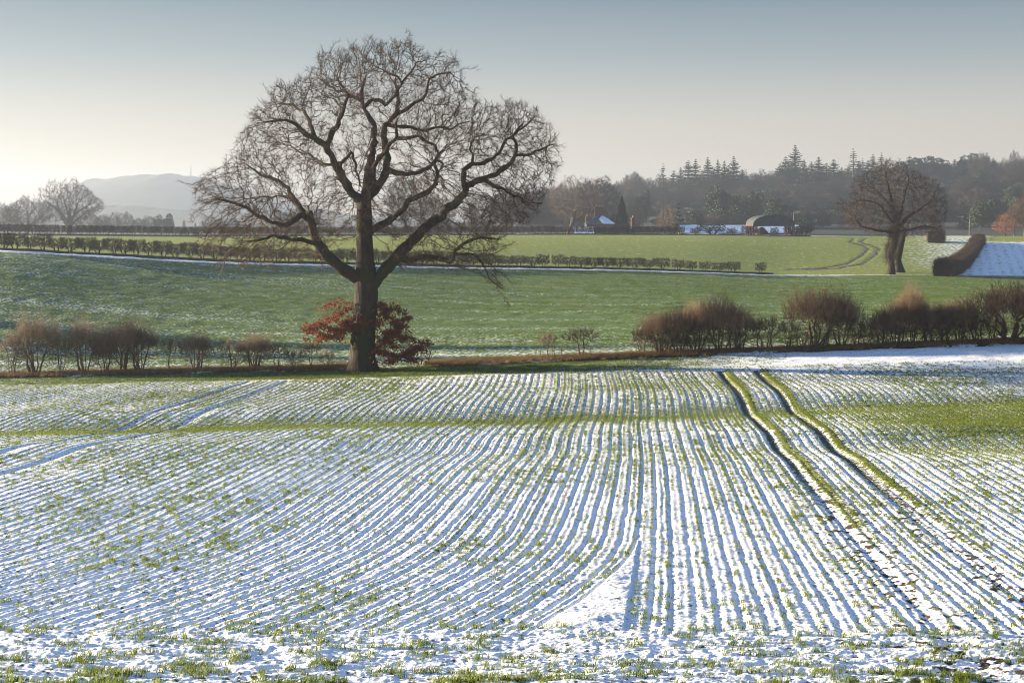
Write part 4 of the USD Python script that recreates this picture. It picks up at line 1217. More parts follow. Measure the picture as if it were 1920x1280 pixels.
BROWN = bare_kind("larch_kind", 204, 9, 6, 900, 0.12, M_LARCH, 0.16, tw=3, tl=0.6, tr=0.025, step=0.35, branches=5)
RUSSET = bare_kind("russet_kind", 205, 9, 6.5, 900, 0.10, M_RUSSET, 0.14, tw=3, tl=0.6, tr=0.025, step=0.35, branches=6)
SPRUCE = [spruce_kind("spruce_kind", 301, 20, 8, 26), spruce_kind("spruce_kind_broad", 302, 20, 10, 24, 0.15), spruce_kind("spruce_kind_gappy", 303, 20, 7, 18, 0.45, 0.15)]
PINE = leafy_kind("pine_kind", 304, 18, 13, 2600, M_NEEDLE, 12, base=0.25, leaf=0.6)
EVER = [leafy_kind("evergreen_kind", 305, 14, 12, 3200, M_EVER, 16, base=0.02, leaf=0.45), leafy_kind("evergreen_kind_two", 306, 14, 9, 2600, M_EVER, 14, base=0.0, leaf=0.45)]
YEW = leafy_kind("yew_kind", 307, 8, 5.2, 3600, M_NEEDLE, cone=True, base=0.0, leaf=0.22)
CEDAR = spruce_kind("cedar_kind", 308, 7.5, 6.5, 9, 0.35, 0.1)


def tree_at(kind, name, label, px, top, Yb, wpx=None, group=None, cat="tree", rz=None, sink=0.0):
    H0, W0 = _size[kind]
    loc = on_land(px, Yb); loc[2] -= sink
    hgt = CAMZ - (top - CY) * Yb / F - loc[2]
    s = hgt / H0
    sx = s if wpx is None else wpx * Yb / F / W0
    copy_of(kind, name, label, cat, loc, float(_rg.uniform(0, 360)) if rz is None else rz, (sx, sx, s), group)


# the wood on the rise
SKY_PX = np.array([700, 930, 1000, 1060, 1130, 1165, 1195, 1230, 1290, 1380, 1420, 1460, 1560, 1660, 1720, 1745, 1790, 1835, 1870, 1900, 1960, 2100])
SKY_PY = np.array([395, 372, 356, 346, 340, 336, 322, 330, 326, 322, 318, 318, 316, 312, 306, 302, 306, 290, 302, 288, 284, 282])
ADJ = ["rounded", "tall", "broad", "narrow", "loose-crowned"]


def wood_place(px):
    for lim_, txt in ((1010, "right of the oak's trunk"), (1100, "behind the leaning tree"), (1150, "above the farmhouse"), (1215, "above the yew"), (1290, "above the cedar"), (1345, "above the shed's left half"), (1400, "above the shed's right half"), (1455, "above the barn"), (1520, "right of the barn"), (1590, "left of the twin-trunked oak"), (1760, "behind the twin-trunked oak"), (1850, "near the tall pole")):
        if px < lim_:
            return txt
    return "by the right edge"


_lev = ["on the wood's skyline", "midway up the wood", "low in the wood"]
_lab = ["bare grey-brown broadleaf tree on the skyline of the hazy wood", "bare broadleaf tree massed midway up the hazy wooded rise", "bare broadleaf tree low in the hazy wood, behind the barn and fields"]
_grp = ["bare trees on the skyline of the wood", "bare trees midway up the wood", "bare trees along the lower edge of the wood"]
_rw = np.random.default_rng(404)
for row, (Yb, drop, pitch) in enumerate(((785, 0, 20), (755, 6, 22), (715, 14, 26), (655, 26, 28), (620, 36, 30), (580, 46, 32), (540, 58, 34), (500, 70, 36), (465, 80, 38))):
    px = 925 + 9 * row
    while px < 2010:
        y0 = np.interp(px, SKY_PX, SKY_PY)
        top = y0 + drop * np.clip((px - 850) / 350, 0.25, 1) + _rw.uniform(-3, 7)
        k = _rw.choice(5, p=[0.3, 0.15, 0.25, 0.1, 0.2])
        if top < 415:
            if row >= 2 and _rw.random() < 0.34 and 1180 < px:
                tree_at(EVER[int(_rw.integers(2))] if _rw.random() < 0.6 else PINE, "evergreen_tree", f"dark evergreen {_lev[0 if row < 2 else (1 if row < 6 else 2)]}, {wood_place(px)}", px, top + 4, Yb, pitch * 1.15, f"evergreens in the wood {wood_place(px)}")
            else:
                g = 0 if row < 2 else (1 if row < 6 else 2)
                tree_at(BARE[int(k)], "bare_tree", f"{ADJ[int(k)]} bare tree {_lev[g]}, {wood_place(px)}", px, top, Yb, pitch * _rw.uniform(1.2, 1.6), f"bare trees {_lev[g]} {wood_place(px)}")
        px += pitch * _rw.uniform(0.75, 1.15)
CON = [(1243, 305, 20, 2, "isolated thin spruce at the left end of the skyline conifers"), (1263, 318, 26, 1, "short dark spruce just right of the isolated thin one"),
       (1290, 299, 34, 1, "left half of the broad twin-topped pair of skyline spruces"), (1304, 297, 34, 1, "right half of the broad twin-topped pair of skyline spruces"),
       (1327, 293, 26, 0, "pointed skyline spruce right of the twin-topped pair"), (1346, 298, 24, 0, "lower pointed spruce between two taller ones above the shed"),
       (1358, 300, 22, 0, "slender spruce tight against the tall jagged spruce above the shed"), (1376, 291, 32, 1, "tall jagged spruce at the right end of the conifers above the shed"),
       (1473, 291, 30, 1, "broad spruce on the left shoulder of the tallest conifer"), (1491, 270, 34, 0, "tallest spire-like spruce on the skyline, above the barn"),
       (1508, 298, 30, 0, "spruce on the right shoulder of the tallest conifer"), (1535, 293, 34, 0, "regular cone-shaped spruce standing alone right of the tallest conifer"),
       (1563, 297, 34, 1, "wide-branched spruce left of the thin lanky one"), (1600, 277, 26, 2, "thin lanky spruce with bare gaps rising over the skyline"),
       (1618, 296, 28, 2, "gappy spruce between the lanky one and the twin-trunked oak"), (1637, 288, 26, 0, "narrow dark spruce just left of the twin-trunked oak's top"),
       (1652, 285, 22, 2, "slim spruce peeping over the twin-trunked oak's crown"), (1662, 295, 24, 0, "spruce half hidden by the top of the twin-trunked oak"),
       (1705, 291, 40, 1, "broad spruce on the skyline right of the twin-trunked oak"), (1747, 304, 30, 0, "low dark spruce between bare crowns right of the twin-trunked oak"),
       (1804, 292, 32, 1, "dark spruce standing alone among bare crowns near the right edge")]
for px in (1276, 1316, 1337, 1366, 1392, 1462, 1482, 1500, 1521, 1549, 1578, 1590, 1610, 1628, 1645, 1690, 1720, 1733, 1762, 1790, 1815, 1850, 1862):
    tree_at(SPRUCE[int(_rw.integers(2))] if _rw.random() < 0.7 else PINE, "spruce_tree", f"shorter dark conifer filling the skyline {wood_place(px)}", px, float(np.interp(px, SKY_PX, SKY_PY)) - _rw.uniform(2, 15), 735, float(_rw.uniform(36, 60)), f"shorter conifers of the skyline {wood_place(px)}")
for px, top, w, k, lab in CON:
    tree_at(SPRUCE[k], "spruce_tree", lab, px, top, 745 - 30 * (px % 3), w * 1.75)
for px, top, w, Yb, kind, nm, lab in (
        (1352, 350, 62, 470, EVER[0], "evergreen_tree", "pale billowy evergreen catching light in the wood, left of the barn"),
        (1385, 362, 50, 478, EVER[1], "evergreen_tree", "dark evergreen just right of the pale billowy one"),
        (1418, 356, 44, 480, EVER[1], "evergreen_tree", "dark evergreen directly above the barn roof"),
        (1205, 356, 36, 500, PINE, "pine_tree", "dark flat-topped pine behind the yew, in the wood"),
        (1455, 372, 60, 460, PINE, "pine_tree", "wide dark pine rising right behind the barn"),
        (1512, 402, 46, 400, EVER[0], "evergreen_tree", "dark low evergreen right of the barn"),
        (1300, 392, 44, 440, EVER[1], "evergreen_tree", "dull evergreen behind the cedar and the shed"),
        (1806, 366, 34, 440, SPRUCE[0], "spruce_tree", "cone-shaped spruce low in the wood near the tall pole"),
        (1855, 372, 40, 440, EVER[1], "evergreen_tree", "grey-green evergreen above the russet bush"),
        (1838, 378, 46, 430, EVER[0], "evergreen_tree", "broad evergreen behind the pole on the right"),
        (1166, 370, 36, 330, YEW, "yew_tree", "dense cone-shaped dark yew right of the house"),
        (1148, 398, 26, 345, EVER[1], "evergreen_tree", "small round evergreen at the yew's left side"),
        (1272, 378, 36, 335, CEDAR, "cedar_tree", "layered dark cedar left of the long snowy shed"),
        (1250, 388, 44, 340, BROWN, "larch_tree", "soft brown larch left of the cedar"),
        (1188, 366, 44, 420, BROWN, "larch_tree", "ochre-brown bare tree behind the yew"),
        (1884, 402, 46, 300, RUSSET, "larch_tree", "bright russet bushy tree at the right edge of the far field"),
        (1122, 330, 88, 420, BARE[0], "bare_tree", "pale bare tree behind the leaning one, right of the oak"),
        (1190, 322, 44, 700, BARE[0], "bare_tree", "rounded bare crown rising on the skyline above the yew"),
        (1837, 288, 46, 700, BARE[2], "bare_tree", "fan-shaped pale bare crown on the skyline near the right edge"),
        (1922, 372, 80, 320, OAKS[1], "bare_tree", "dark bare tree cut by the picture's right edge")):
    tree_at(kind, nm, lab, px, top, Yb, w)
tree_at(LEANER, "bare_tree", "large leaning bare tree with low arching limbs just right of the oak", 1062, 326, 335, 104, rz=10.0)
for px, top, w, Yb, lab in ((960, 352, 90, 420, "hazy bare tree seen through the right limbs of the oak, leftmost"), (1000, 345, 84, 440, "hazy bare tree seen through the oak's right limbs, nearest the leaning tree"), (905, 362, 80, 460, "hazy bare tree close right of the oak's trunk"),
                            (760, 330, 90, 400, "tall hazy bare tree behind the middle of the oak"), (820, 372, 80, 430, "hazy bare tree behind the oak's right-hand limbs, lower than its neighbours"), (560, 392, 90, 470, "low hazy bare tree behind the oak's left limbs")):
    tree_at(BARE[int(_rw.integers(5))], "hazy_tree", lab, px, top, Yb, w)
# trees on the left skyline
tree_at(OAKS[0], "field_oak", "wide bare oak standing on the left skyline before the distant hill", 131, 334, 400, 122, rz=40)
tree_at(OAKS[1], "field_oak", "smaller bare oak left of the wide skyline oak", 52, 366, 405, 92, rz=120)
tree_at(OAKS[1], "field_oak", "low bare tree at the very left edge of the skyline", 8, 380, 420, 60, rz=220)
tree_at(OAKS[1], "field_oak", "lowest bare tree right beside the wide skyline oak", 168, 398, 430, 56, rz=300)
for px, top, w, k, lab in ((192, 402, 34, 0, "first hazy rounded tree of the low line under the distant hill"), (212, 399, 36, 2, "rounded brown tree under the hill, second of the low line"), (236, 400, 40, 4, "broad hazy tree under the middle of the distant hill"),
                           (262, 408, 30, 1, "low hazy tree left of the dark pines under the hill"), (280, 404, 30, 0, "hazy bare tree touching the dark pines on their left"), (395, 404, 44, 2, "hazy bare tree behind the oak's leftmost twigs"), (430, 408, 44, 0, "pinkish hazy tree behind the oak's left branches")):
    tree_at(BARE[k], "hedgerow_tree", lab, px, top, 560, w)
for px, top, w, lab in ((296, 403, 24, "dark rounded pine under the distant hill, left of the taller pine"), (316, 401, 30, "taller dark pine under the distant hill"), (345, 411, 20, "small pointed dark pine under the mast"), (366, 415, 14, "smallest dark conifer right of the pointed pine, under the hill")):
    tree_at(PINE if px < 330 else SPRUCE[1], "pine_tree", lab, px, top, 520, w)
# two trees left of the view; their long shadows lie across the green field
for X_s, Y_s, h_, lab in ((-70, 100.5, 13.0, "spruce left of the view, farther of two whose shadows streak the green field"), (-66, 94.0, 11.5, "spruce left of the view, nearer of two whose shadows streak the green field")):
    copy_of(SPRUCE[0], "spruce_tree", lab, "tree", (X_s, Y_s, float(land(X_s, Y_s))), 40.0 * h_, (h_ / 16, h_ / 16, h_ / 20))

# the twin-trunked oak on the right
TW_Y = 189.0
tk = TW_Y / F


def tw_pt(px, py, dy):
    yy = TW_Y + np.asarray(dy, float)
    return np.stack([(np.asarray(px, float) - CX) * yy / F, yy, CAMZ - (np.asarray(py, float) - CY) * yy / F], -1)


tw_oak = Plant(55)
for nm, att, pts, wid, dd in [("trunk", None, [(1670, 516), (1671, 495), (1669, 478), (1674, 460), (1678, 440), (1680, 425)], [21, 13, 13, 14, 16, 12], 0),
                              ("limb", (1678, 440), [(1660, 434), (1640, 432), (1618, 425), (1604, 412)], [6, 2], -3), ("limb", (1679, 428), [(1660, 400), (1648, 385), (1635, 378), (1615, 375), (1595, 384)], [6, 2], 2),
                              ("limb", (1680, 425), [(1676, 395), (1668, 360), (1663, 340), (1660, 320)], [8, 2], -1), ("limb", (1680, 425), [(1690, 395), (1694, 370), (1700, 350), (1704, 330)], [7, 2], 2),
                              ("limb", (1680, 428), [(1705, 405), (1725, 392), (1740, 380), (1752, 365)], [7, 2], -3), ("limb", (1680, 436), [(1710, 430), (1735, 424), (1758, 430)], [5, 2], 3),
                              ("limb", (1676, 395), [(1650, 365), (1630, 350), (1612, 345)], [4, 2], 3)]:
    pts = np.array(pts, float); s = np.linspace(0, 1, len(pts))
    if att is None:
        q = tw_pt(pts[:, 0], pts[:, 1], 0 * s); q[0, 2] = land(q[0, 0], q[0, 1]) - 0.2
        tw_oak.add_path(q, np.interp(s, np.linspace(0, 1, len(wid)), wid) * tk / 2, -1, 0.35, nm)
    else:
        k = tw_oak.nearest(tw_pt(att[0], att[1], 0)); a = tw_oak.pos[k]
        q = np.vstack([a, tw_pt(pts[:, 0], pts[:, 1], (a[1] - TW_Y) + (dd - a[1] + TW_Y) * (s * 0.9 + 0.1))])
        tw_oak.add_path(q, np.interp(np.linspace(0, 1, len(q)), [0, 1], wid) * tk / 2, k, 0.35, nm, jitter=0.06)
_o2 = shapely.Polygon([(1566, 388), (1578, 372), (1595, 370), (1598, 345), (1610, 330), (1640, 315), (1652, 298), (1672, 300), (1690, 304), (1712, 318), (1735, 330), (1760, 345), (1776, 362), (1778, 390), (1770, 420), (1765, 436), (1735, 440), (1700, 446), (1655, 442), (1620, 436), (1596, 428), (1570, 425), (1580, 405)])
_q = np.stack([_rng.uniform(1560, 1785, 12000), _rng.uniform(295, 450, 12000)], -1)
_q = _q[shapely.contains_xy(_o2, _q[:, 0], _q[:, 1])]
_d = shapely.distance(_o2.exterior, shapely.points(_q)) * tk
_h2 = np.sqrt(np.maximum(36 - (6 - np.minimum(_d, 6)) ** 2, 0.1))
tw_oak.colonize(tw_pt(_q[:, 0], _q[:, 1], _h2 * _rng.uniform(-1, 1, len(_q)))[:5200], 0.26, 2.6, 0.38, 80, 0.30, (0, 0, 0.02), tw_pt(1680, 430, 0), 0.4).radii(0.011, 2.3, 0.65)
t_ = thing("oak_tree", "bare oak with two close trunks and tangled shoots at the upper field's corner", "tree")
big, thin = tw_oak.meshes(0.07, 8)
for limb, tubes in big.items():
    obj(limb, cat_mesh(tubes), M_OAK, t_, smooth=True)
obj("branches", cat_mesh(thin), M_TWIG, t_, kind="stuff")
obj("twigs", tw_oak.twigs(4, 0.6, 0.8, 0.012, 0.03, 0.1, 1, out=tw_pt(1680, 420, 0), out_w=0.5), M_FARTWIG, t_, kind="stuff")
P_ = np.array(tw_oak.pos)
_m = 3600      # shoots bristling from the upper trunk
_ks = _rng.choice(np.where((np.array(tw_oak.fix) > 0.25))[0], _m)
_ks = _ks[P_[_ks, 2] > P_[0, 2] + 2.0]
_dv = _rng.normal(size=(len(_ks), 3)); _dv /= np.linalg.norm(_dv, axis=1, keepdims=True)
obj("shoots", needles(P_[_ks] + _dv * 0.3, _dv + [0, 0, 0.2], _rng.uniform(0.5, 1.5, len(_ks)), 0.016, _rng, 3), M_FARTWIG, t_, kind="stuff", label="tangled shoots thick around the upper trunk")
b2 = on_land(1686, 196)
s2 = 199 / F
t2 = [(0, 0, -0.3), (-0.1, 0, 0.8), (-0.2, 0, 2.2), (-0.35, -2, 4.0), (-0.6, -5, 6.0)]
obj("trunk", tube(np.array(t2) + b2, [0.95, 0.64, 0.56, 0.5, 0.3], 10), M_OAK, t_, smooth=True, label="second, stouter trunk just behind")

# ------------------------------------------------------------------ distant hills
M_HILL = ground_material("hill_heath", snow=(0.5, 0.52, 0.55), grass=(0.07, 0.07, 0.05), grass2=(0.09, 0.08, 0.06), soil=(0.05, 0.05, 0.04), fine=0.02, bump=1.0, bump_scale=0.05)


def hill(name, prof, Y0, depth, seed, label):
    P_ = np.array(prof, float)
    pxs = np.linspace(P_[0, 0], P_[-1, 0], 260)
    top = PchipInterpolator(P_[:, 0], P_[:, 1])(pxs)
    ztop = CAMZ - (top - CY) * Y0 / F + 3.0 * (meshkit.fbm(np.stack([pxs / 3.5, 0 * pxs, 0 * pxs], -1), 3, seed) - 0.5)
    from scipy.ndimage import gaussian_filter1d
    zsm = gaussian_filter1d(ztop, 16)
    v = np.linspace(-1, 1, 31)
    base = -12.0
    shape = np.cos(v * np.pi / 2) ** 1.1
    X = np.repeat((pxs * 1.0 - CX)[None] * Y0 / F, 31, 0)
    Yv = Y0 + v[:, None] * depth + 0 * X
    mixw = np.clip((shape[:, None] - 0.86) / 0.14, 0, 1)
    Z = base + ((ztop * 1.0)[None] * mixw + zsm[None] * (1 - mixw) - base) * shape[:, None] + 2.0 * (meshkit.fbm(np.stack([X / 40, Yv / 40, 0 * X], -1), 3, seed + 1) - 0.5) * (shape < 0.98)[:, None]
    n_, m_ = X.shape
    i, j = np.meshgrid(np.arange(n_ - 1), np.arange(m_ - 1), indexing="ij")
    a = i * m_ + j
    q = np.stack([a, a + 1, a + m_ + 1, a + m_], -1).reshape(-1, 4)
    cov = np.stack([0 * X - 0.3, 0 * X, 0.3 + 0 * X], -1)
    tag(obj(name, (np.stack([X, Yv, Z], -1).reshape(-1, 3), np.vstack([q[:, [0, 1, 2]], q[:, [0, 2, 3]]])), M_HILL, smooth=True, prim_vars={"cover": cov.reshape(-1, 3)}), label, kind="structure")


hill("hill", [(60, 412), (100, 398), (140, 378), (160, 356), (172, 342), (184, 335), (200, 337), (240, 331), (285, 328), (305, 329), (322, 325), (342, 330), (375, 332), (405, 340), (450, 352), (520, 374), (600, 392), (700, 412)], 2300, 430, 71, "pale hazy hill with a flat top on the left skyline")
hill("hills", [(-300, 412), (-100, 396), (60, 392), (185, 390), (200, 386), (255, 387), (300, 391), (350, 395), (420, 398), (560, 404), (760, 412)], 1600, 200, 73, "low hazy wooded ridge before the hill")
hill("hills", [(-900, 414), (-400, 396), (-150, 389), (0, 384), (60, 386), (120, 392), (260, 414)], 2500, 250, 75, "faint far ridge at the left edge")
# mast on the hill
M_STEEL = plain_material("galvanised_steel", (0.22, 0.22, 0.23), (0.30, 0.30, 0.31), 0.6)
mz = CAMZ + (CY - 331) * 2300 / F - 3
mx = float(PX(358, 2300))
ms = thing("radio_mast", "tall thin lattice radio mast on top of the hazy hill", "mast", (mx, 2300, mz))
MH = CAMZ + (CY - 306) * 2300 / F - mz
for k in range(3):
    a = k * 2.094
    obj("leg", prism([(math.cos(a) * 1.3, math.sin(a) * 1.3, -2), (math.cos(a) * 0.3, math.sin(a) * 0.3, MH * 0.8)], 5, 0.34, 0.28), M_STEEL, ms)
for k in range(8):
    z0, z1 = MH * 0.1 * k, MH * 0.1 * (k + 1)
    c = [np.array([math.cos(a) * (1.3 - z0 / MH * 1.25), math.sin(a) * (1.3 - z0 / MH * 1.25), z0]) for a in (0, 2.094, 4.189)]
    d = [np.array([math.cos(a) * (1.3 - z1 / MH * 1.25), math.sin(a) * (1.3 - z1 / MH * 1.25), z1]) for a in (0, 2.094, 4.189)]
    obj("brace", cat_mesh([prism([c[i], d[(i + 1) % 3]], 4, 0.09, 0.09) for i in range(3)]), M_STEEL, ms)
obj("antenna", prism([(0, 0, MH * 0.78), (0, 0, MH)], 6, 0.4, 0.25), M_STEEL, ms)

# ------------------------------------------------------------------ the farm
M_BRICK = material("house_brick", {"tc": ("texture_coordinate", {}), "m": ("mapping", {"rotation": (1.5708, 0, 0)}), "b": ("brick_texture", {"scale": 1.0, "brick_width": 0.225, "row_height": 0.075, "mortar_size": 0.008, "color1": (0.085, 0.032, 0.024), "color2": (0.125, 0.048, 0.034), "mortar": (0.15, 0.13, 0.11)}),
                                  "p": ("principled_bsdf", {"roughness": 0.9})}, [("tc.object", "m.vector"), ("m.vector", "b.vector"), ("b.color", "p.base_color")], surface="p.BSDF")
M_SLATE = plain_material("roof_slate", (0.06, 0.065, 0.07), (0.11, 0.115, 0.12), 0.7, 2.0)
M_SNOW = plain_material("roof_snow", (0.82, 0.84, 0.88), (0.88, 0.89, 0.92), 0.7, 0.7)
M_POT = plain_material("clay_pots", (0.26, 0.13, 0.08), (0.36, 0.19, 0.12), 0.8, 3.0)
M_TIN = bark_material("corrugated_tin", (0.035, 0.04, 0.045), (0.07, 0.075, 0.08), None, 1.5, 0.01)
M_RUST = plain_material("rusty_posts", (0.12, 0.045, 0.03), (0.19, 0.075, 0.05), 0.8, 2.0)
M_PALE = plain_material("pale_cladding", (0.30, 0.29, 0.28), (0.40, 0.39, 0.37), 0.8, 0.6)
M_POLE = bark_material("pole_wood", (0.10, 0.085, 0.07), (0.17, 0.15, 0.125), None, 3.0, 0.01)
HY = 330.0
hk = HY / F


def hz(py, Y=HY):
    return CAMZ - (py - CY) * Y / F


hs = thing("brick_house", "brick farmhouse with tall chimney and snow on its hipped roof, half hidden by the hedge", "house", (float(PX(1124, HY)), HY, 0))
g0 = float(land(PX(1124, HY), HY)) - 0.5
ez, rz_ = hz(420), hz(402)
hw, dp = 26 * hk, 4.0
obj("wall", box(-hw, hw, -dp, dp, g0, ez), M_BRICK, hs)
rv = np.array([(-hw - .3, -dp - .3, ez), (hw + .3, -dp - .3, ez), (hw + .3, dp + .3, ez), (-hw - .3, dp + .3, ez), (-0.3, -0.3, rz_), (0.3, 0.3, rz_)])
obj("roof", (rv, np.array([(0, 1, 5), (0, 5, 4), (1, 2, 5), (2, 3, 4), (2, 4, 5), (3, 0, 4), (0, 3, 2), (0, 2, 1)])), M_SLATE, hs)
sv = rv + [0, 0, 0.09]
fr = lambda a, b, t: sv[a] + (sv[b] - sv[a]) * t
obj("roof_snow", (np.array([fr(0, 1, 0.60) + [0, -.02, .02], fr(1, 0, 0.02) + [0, -.02, .02], fr(5, 1, 0.10) + [0, -.02, .02], fr(0, 1, 0.45) * .55 + fr(4, 0, 0) * .45 + [0, -.06, .05],
                            fr(0, 1, 0.60), fr(1, 0, 0.02), fr(5, 1, 0.10), fr(0, 1, 0.45) * .55 + fr(4, 0, 0) * .45]), np.array([(0, 1, 2), (0, 2, 3), (4, 6, 5), (4, 7, 6), (0, 4, 5), (0, 5, 1), (1, 5, 6), (1, 6, 2), (2, 6, 7), (2, 7, 3), (3, 7, 4), (3, 4, 0)])), M_SNOW, hs)
for (p0, p1, t0, zb, d0, npot) in ((1115, 1134, 388, 412, -0.7, 3), (1097, 1109, 406, 424, -2.2, 2)):
    x0, x1 = (p0 - 1124) * hk, (p1 - 1124) * hk
    ch = obj("chimney", cat_mesh([box(x0, x1, d0, d0 + 1.0, hz(zb) - 1.5, hz(t0) - 0.25), box(x0 - .08, x1 + .08, d0 - .08, d0 + 1.08, hz(t0) - 0.25, hz(t0))]), M_BRICK, hs)
    for k in range(npot):
        xc = x0 + (x1 - x0) * (k + 0.5) / npot
        obj("chimney_pot", prism([(xc, d0 + .5, hz(t0)), (xc, d0 + .5, hz(t0) + 0.4)], 8, 0.14, 0.11), M_POT, ch)
for k, xw in enumerate((-hw * 0.55, hw * 0.5)):
    w_ = obj("window", box(xw - .55, xw + .55, -dp - .05, -dp - .003, ez - 1.9, ez - 0.5), M_PALE, hs)
    obj("pane", box(xw - .47, xw + .47, -dp - .07, -dp - .052, ez - 1.82, ez - 0.58), M_SLATE, w_)


def low_roof(name, label, p0, p1, top, eave, Y, cat="shed", deep=3.5, mat=None):
    """A long low building seen roof-on: snow lies on the slope that faces us."""
    x0, x1 = float(PX(p0, Y)), float(PX(p1, Y))
    t_ = thing(name, label, cat, ((x0 + x1) / 2, Y, 0))
    w = (x1 - x0) / 2
    z1, z0 = hz(top, Y + deep), hz(eave, Y)
    g = float(min(land(x0, Y), land(x1, Y))) - 0.6
    obj("wall", box(-w, w, 0.2, 2 * deep - 0.2, g, z0), mat or M_PALE, t_)
    gab = np.array([(-w, .2, z0 + .01), (-w, 2 * deep - .2, z0 + .01), (-w, deep, z1 - .12), (w, .2, z0 + .01), (w, 2 * deep - .2, z0 + .01), (w, deep, z1 - .12)])
    obj("gable", (gab, np.array([(0, 2, 1), (3, 4, 5), (0, 3, 5), (0, 5, 2), (1, 2, 5), (1, 5, 4), (0, 1, 4), (0, 4, 3)])), mat or M_PALE, t_)
    for s_, m_, nm in ((0, M_SLATE, "roof"), (1, M_SLATE, "roof")):
        ye = -0.3 if s_ == 0 else 2 * deep + 0.3
        zz = z0 - 0.05
        v = np.array([(-w - .3, ye, zz), (w + .3, ye, zz), (w + .3, deep, z1), (-w - .3, deep, z1)])
        v = np.vstack([v, v - [0, 0, 0.1]])
        obj(nm, (v, np.array([(0, 1, 2), (0, 2, 3), (4, 6, 5), (4, 7, 6), (0, 4, 5), (0, 5, 1), (1, 5, 6), (1, 6, 2), (2, 6, 7), (2, 7, 3), (3, 7, 4), (3, 4, 0)])), m_, t_)
    n = 60
    xs = np.linspace(-w - .25, w + .25, n)
    rg = np.random.default_rng(int(p0))
    lo = 0.03 + 0.03 * rg.random(n)
    a = np.stack([xs, -0.3 + (deep + .3) * lo, zz + (z1 - zz) * lo + .06], -1)
    b = np.stack([xs, 0 * xs + deep - .02, 0 * xs + z1 + .07], -1)
    V = np.vstack([a, b, a - [0, 0, .055], b - [0, 0, .055]])
    i = np.arange(n - 1)
    f = np.vstack([np.stack([i, i + 1, n + i + 1], -1), np.stack([i, n + i + 1, n + i], -1), np.stack([2 * n + i, i, i + 1], -1)[:, ::-1], np.stack([2 * n + i, 2 * n + i + 1, i + 1], -1)])
    obj("roof_snow", (V, f), M_SNOW, t_)


low_roof("outbuilding", "low outbuilding with a snowy roof left of the farmhouse, seen through the hedge", 1078, 1112, 426, 438, 322, "outbuilding", 2.5, M_BRICK)
low_roof("long_shed", "long low shed with a wide snow-covered roof, behind the barn", 1281, 1503, 422.5, 437, 322, "shed", 5.0)
vp = on_land(1187, 318)
vt = thing("brick_stack", "small separate dark chimney stack right of the yew", "chimney", vp)
_h = hz(408, 318) - vp[2]
obj("stack", box(-.45, .45, -.45, .45, -0.5, _h), M_BRICK, vt)
obj("pot", prism([(0, 0, _h), (0, 0, _h + .45)], 8, .17, .12), M_POT, vt)

# open barn with an arched roof
BY = 296.0
bk = BY / F
gb = float(land(PX(1440, BY), BY))
bn = thing("dutch_barn", "open barn with a dark arched tin roof on rusty posts", "barn", (float(PX(1450, BY)), BY, gb))
xl, xr = (1412 - 1450) * bk, (1490 - 1450) * bk
zs, zt = hz(422, BY) - gb, hz(403, BY) - gb
DEPTH, SKEW = 13.0, 0.6        # the barn runs straight back
t = np.linspace(0, np.pi, 25)
arch = np.stack([(xl + xr) / 2 - (xr - xl) / 2 * np.cos(t), zs + (zt - zs) * np.sin(t) ** 0.9], -1)
rows = []
for k in range(13):
    s = k / 12
    rows.append(np.stack([arch[:, 0] + SKEW * s, np.full(25, -0.25 + DEPTH * s), arch[:, 1] + 0.02], -1))
rows = np.array(rows)
for k in range(12):       # roof sheets
    a, b = rows[k].copy(), rows[k + 1].copy()
    cx_ = np.array([(xl + xr) / 2, 0, zs])
    up = np.array([0, 0, 0.02 * (k % 2)])
    V = np.vstack([a + up, b + up, a + up - [0, 0, 0.05], b + up - [0, 0, 0.05]])
    i = np.arange(24)
    f = np.vstack([np.stack([i, i + 1, 25 + i + 1], -1), np.stack([i, 26 + i, 25 + i], -1), np.stack([50 + i, 76 + i, 51 + i], -1), np.stack([50 + i, 75 + i, 76 + i], -1), np.stack([i, 50 + i, 51 + i], -1), np.stack([i, 51 + i, i + 1], -1)])
    obj("roof_sheet", (V, f), M_TIN, bn)
for s, nm in ((0.0, "front_gable"), (1.0, "rear_gable")):
    y = DEPTH * s
    ii = np.arange(24)
    A = np.stack([arch[:, 0] * 0.985 + SKEW * s, np.full(25, y), arch[:, 1] - 0.06], -1)
    C = np.stack([arch[:, 0] * 0.985 + SKEW * s, np.full(25, y), np.full(25, zs - 0.25)], -1)
    V = np.vstack([A, C, A + [0, 0.05, 0], C + [0, 0.05, 0]])
    f = np.vstack([np.stack([ii, 25 + ii, 26 + ii], -1), np.stack([ii, 26 + ii, ii + 1], -1), np.stack([50 + ii, 76 + ii, 75 + ii], -1), np.stack([50 + ii, 51 + ii, 76 + ii], -1), np.stack([25 + ii, 75 + ii, 76 + ii], -1), np.stack([25 + ii, 76 + ii, 26 + ii], -1)])
    obj(nm, (V, f), M_TIN, bn)
for s in np.linspace(0, 1, 6):
    for x in (xl + 0.1, xr - 0.1):
        obj("post", box(x + SKEW * s - .11, x + SKEW * s + .11, DEPTH * s * 0.98 + .1, DEPTH * s * 0.98 + .32, -0.8, zs), M_RUST, bn)
for x in (xl + 0.45, xl + 0.9, xr - 0.5, xr - 0.95):
    obj("post", box(x - .08, x + .08, .1, .26, -0.8, zs - .2), M_RUST, bn)
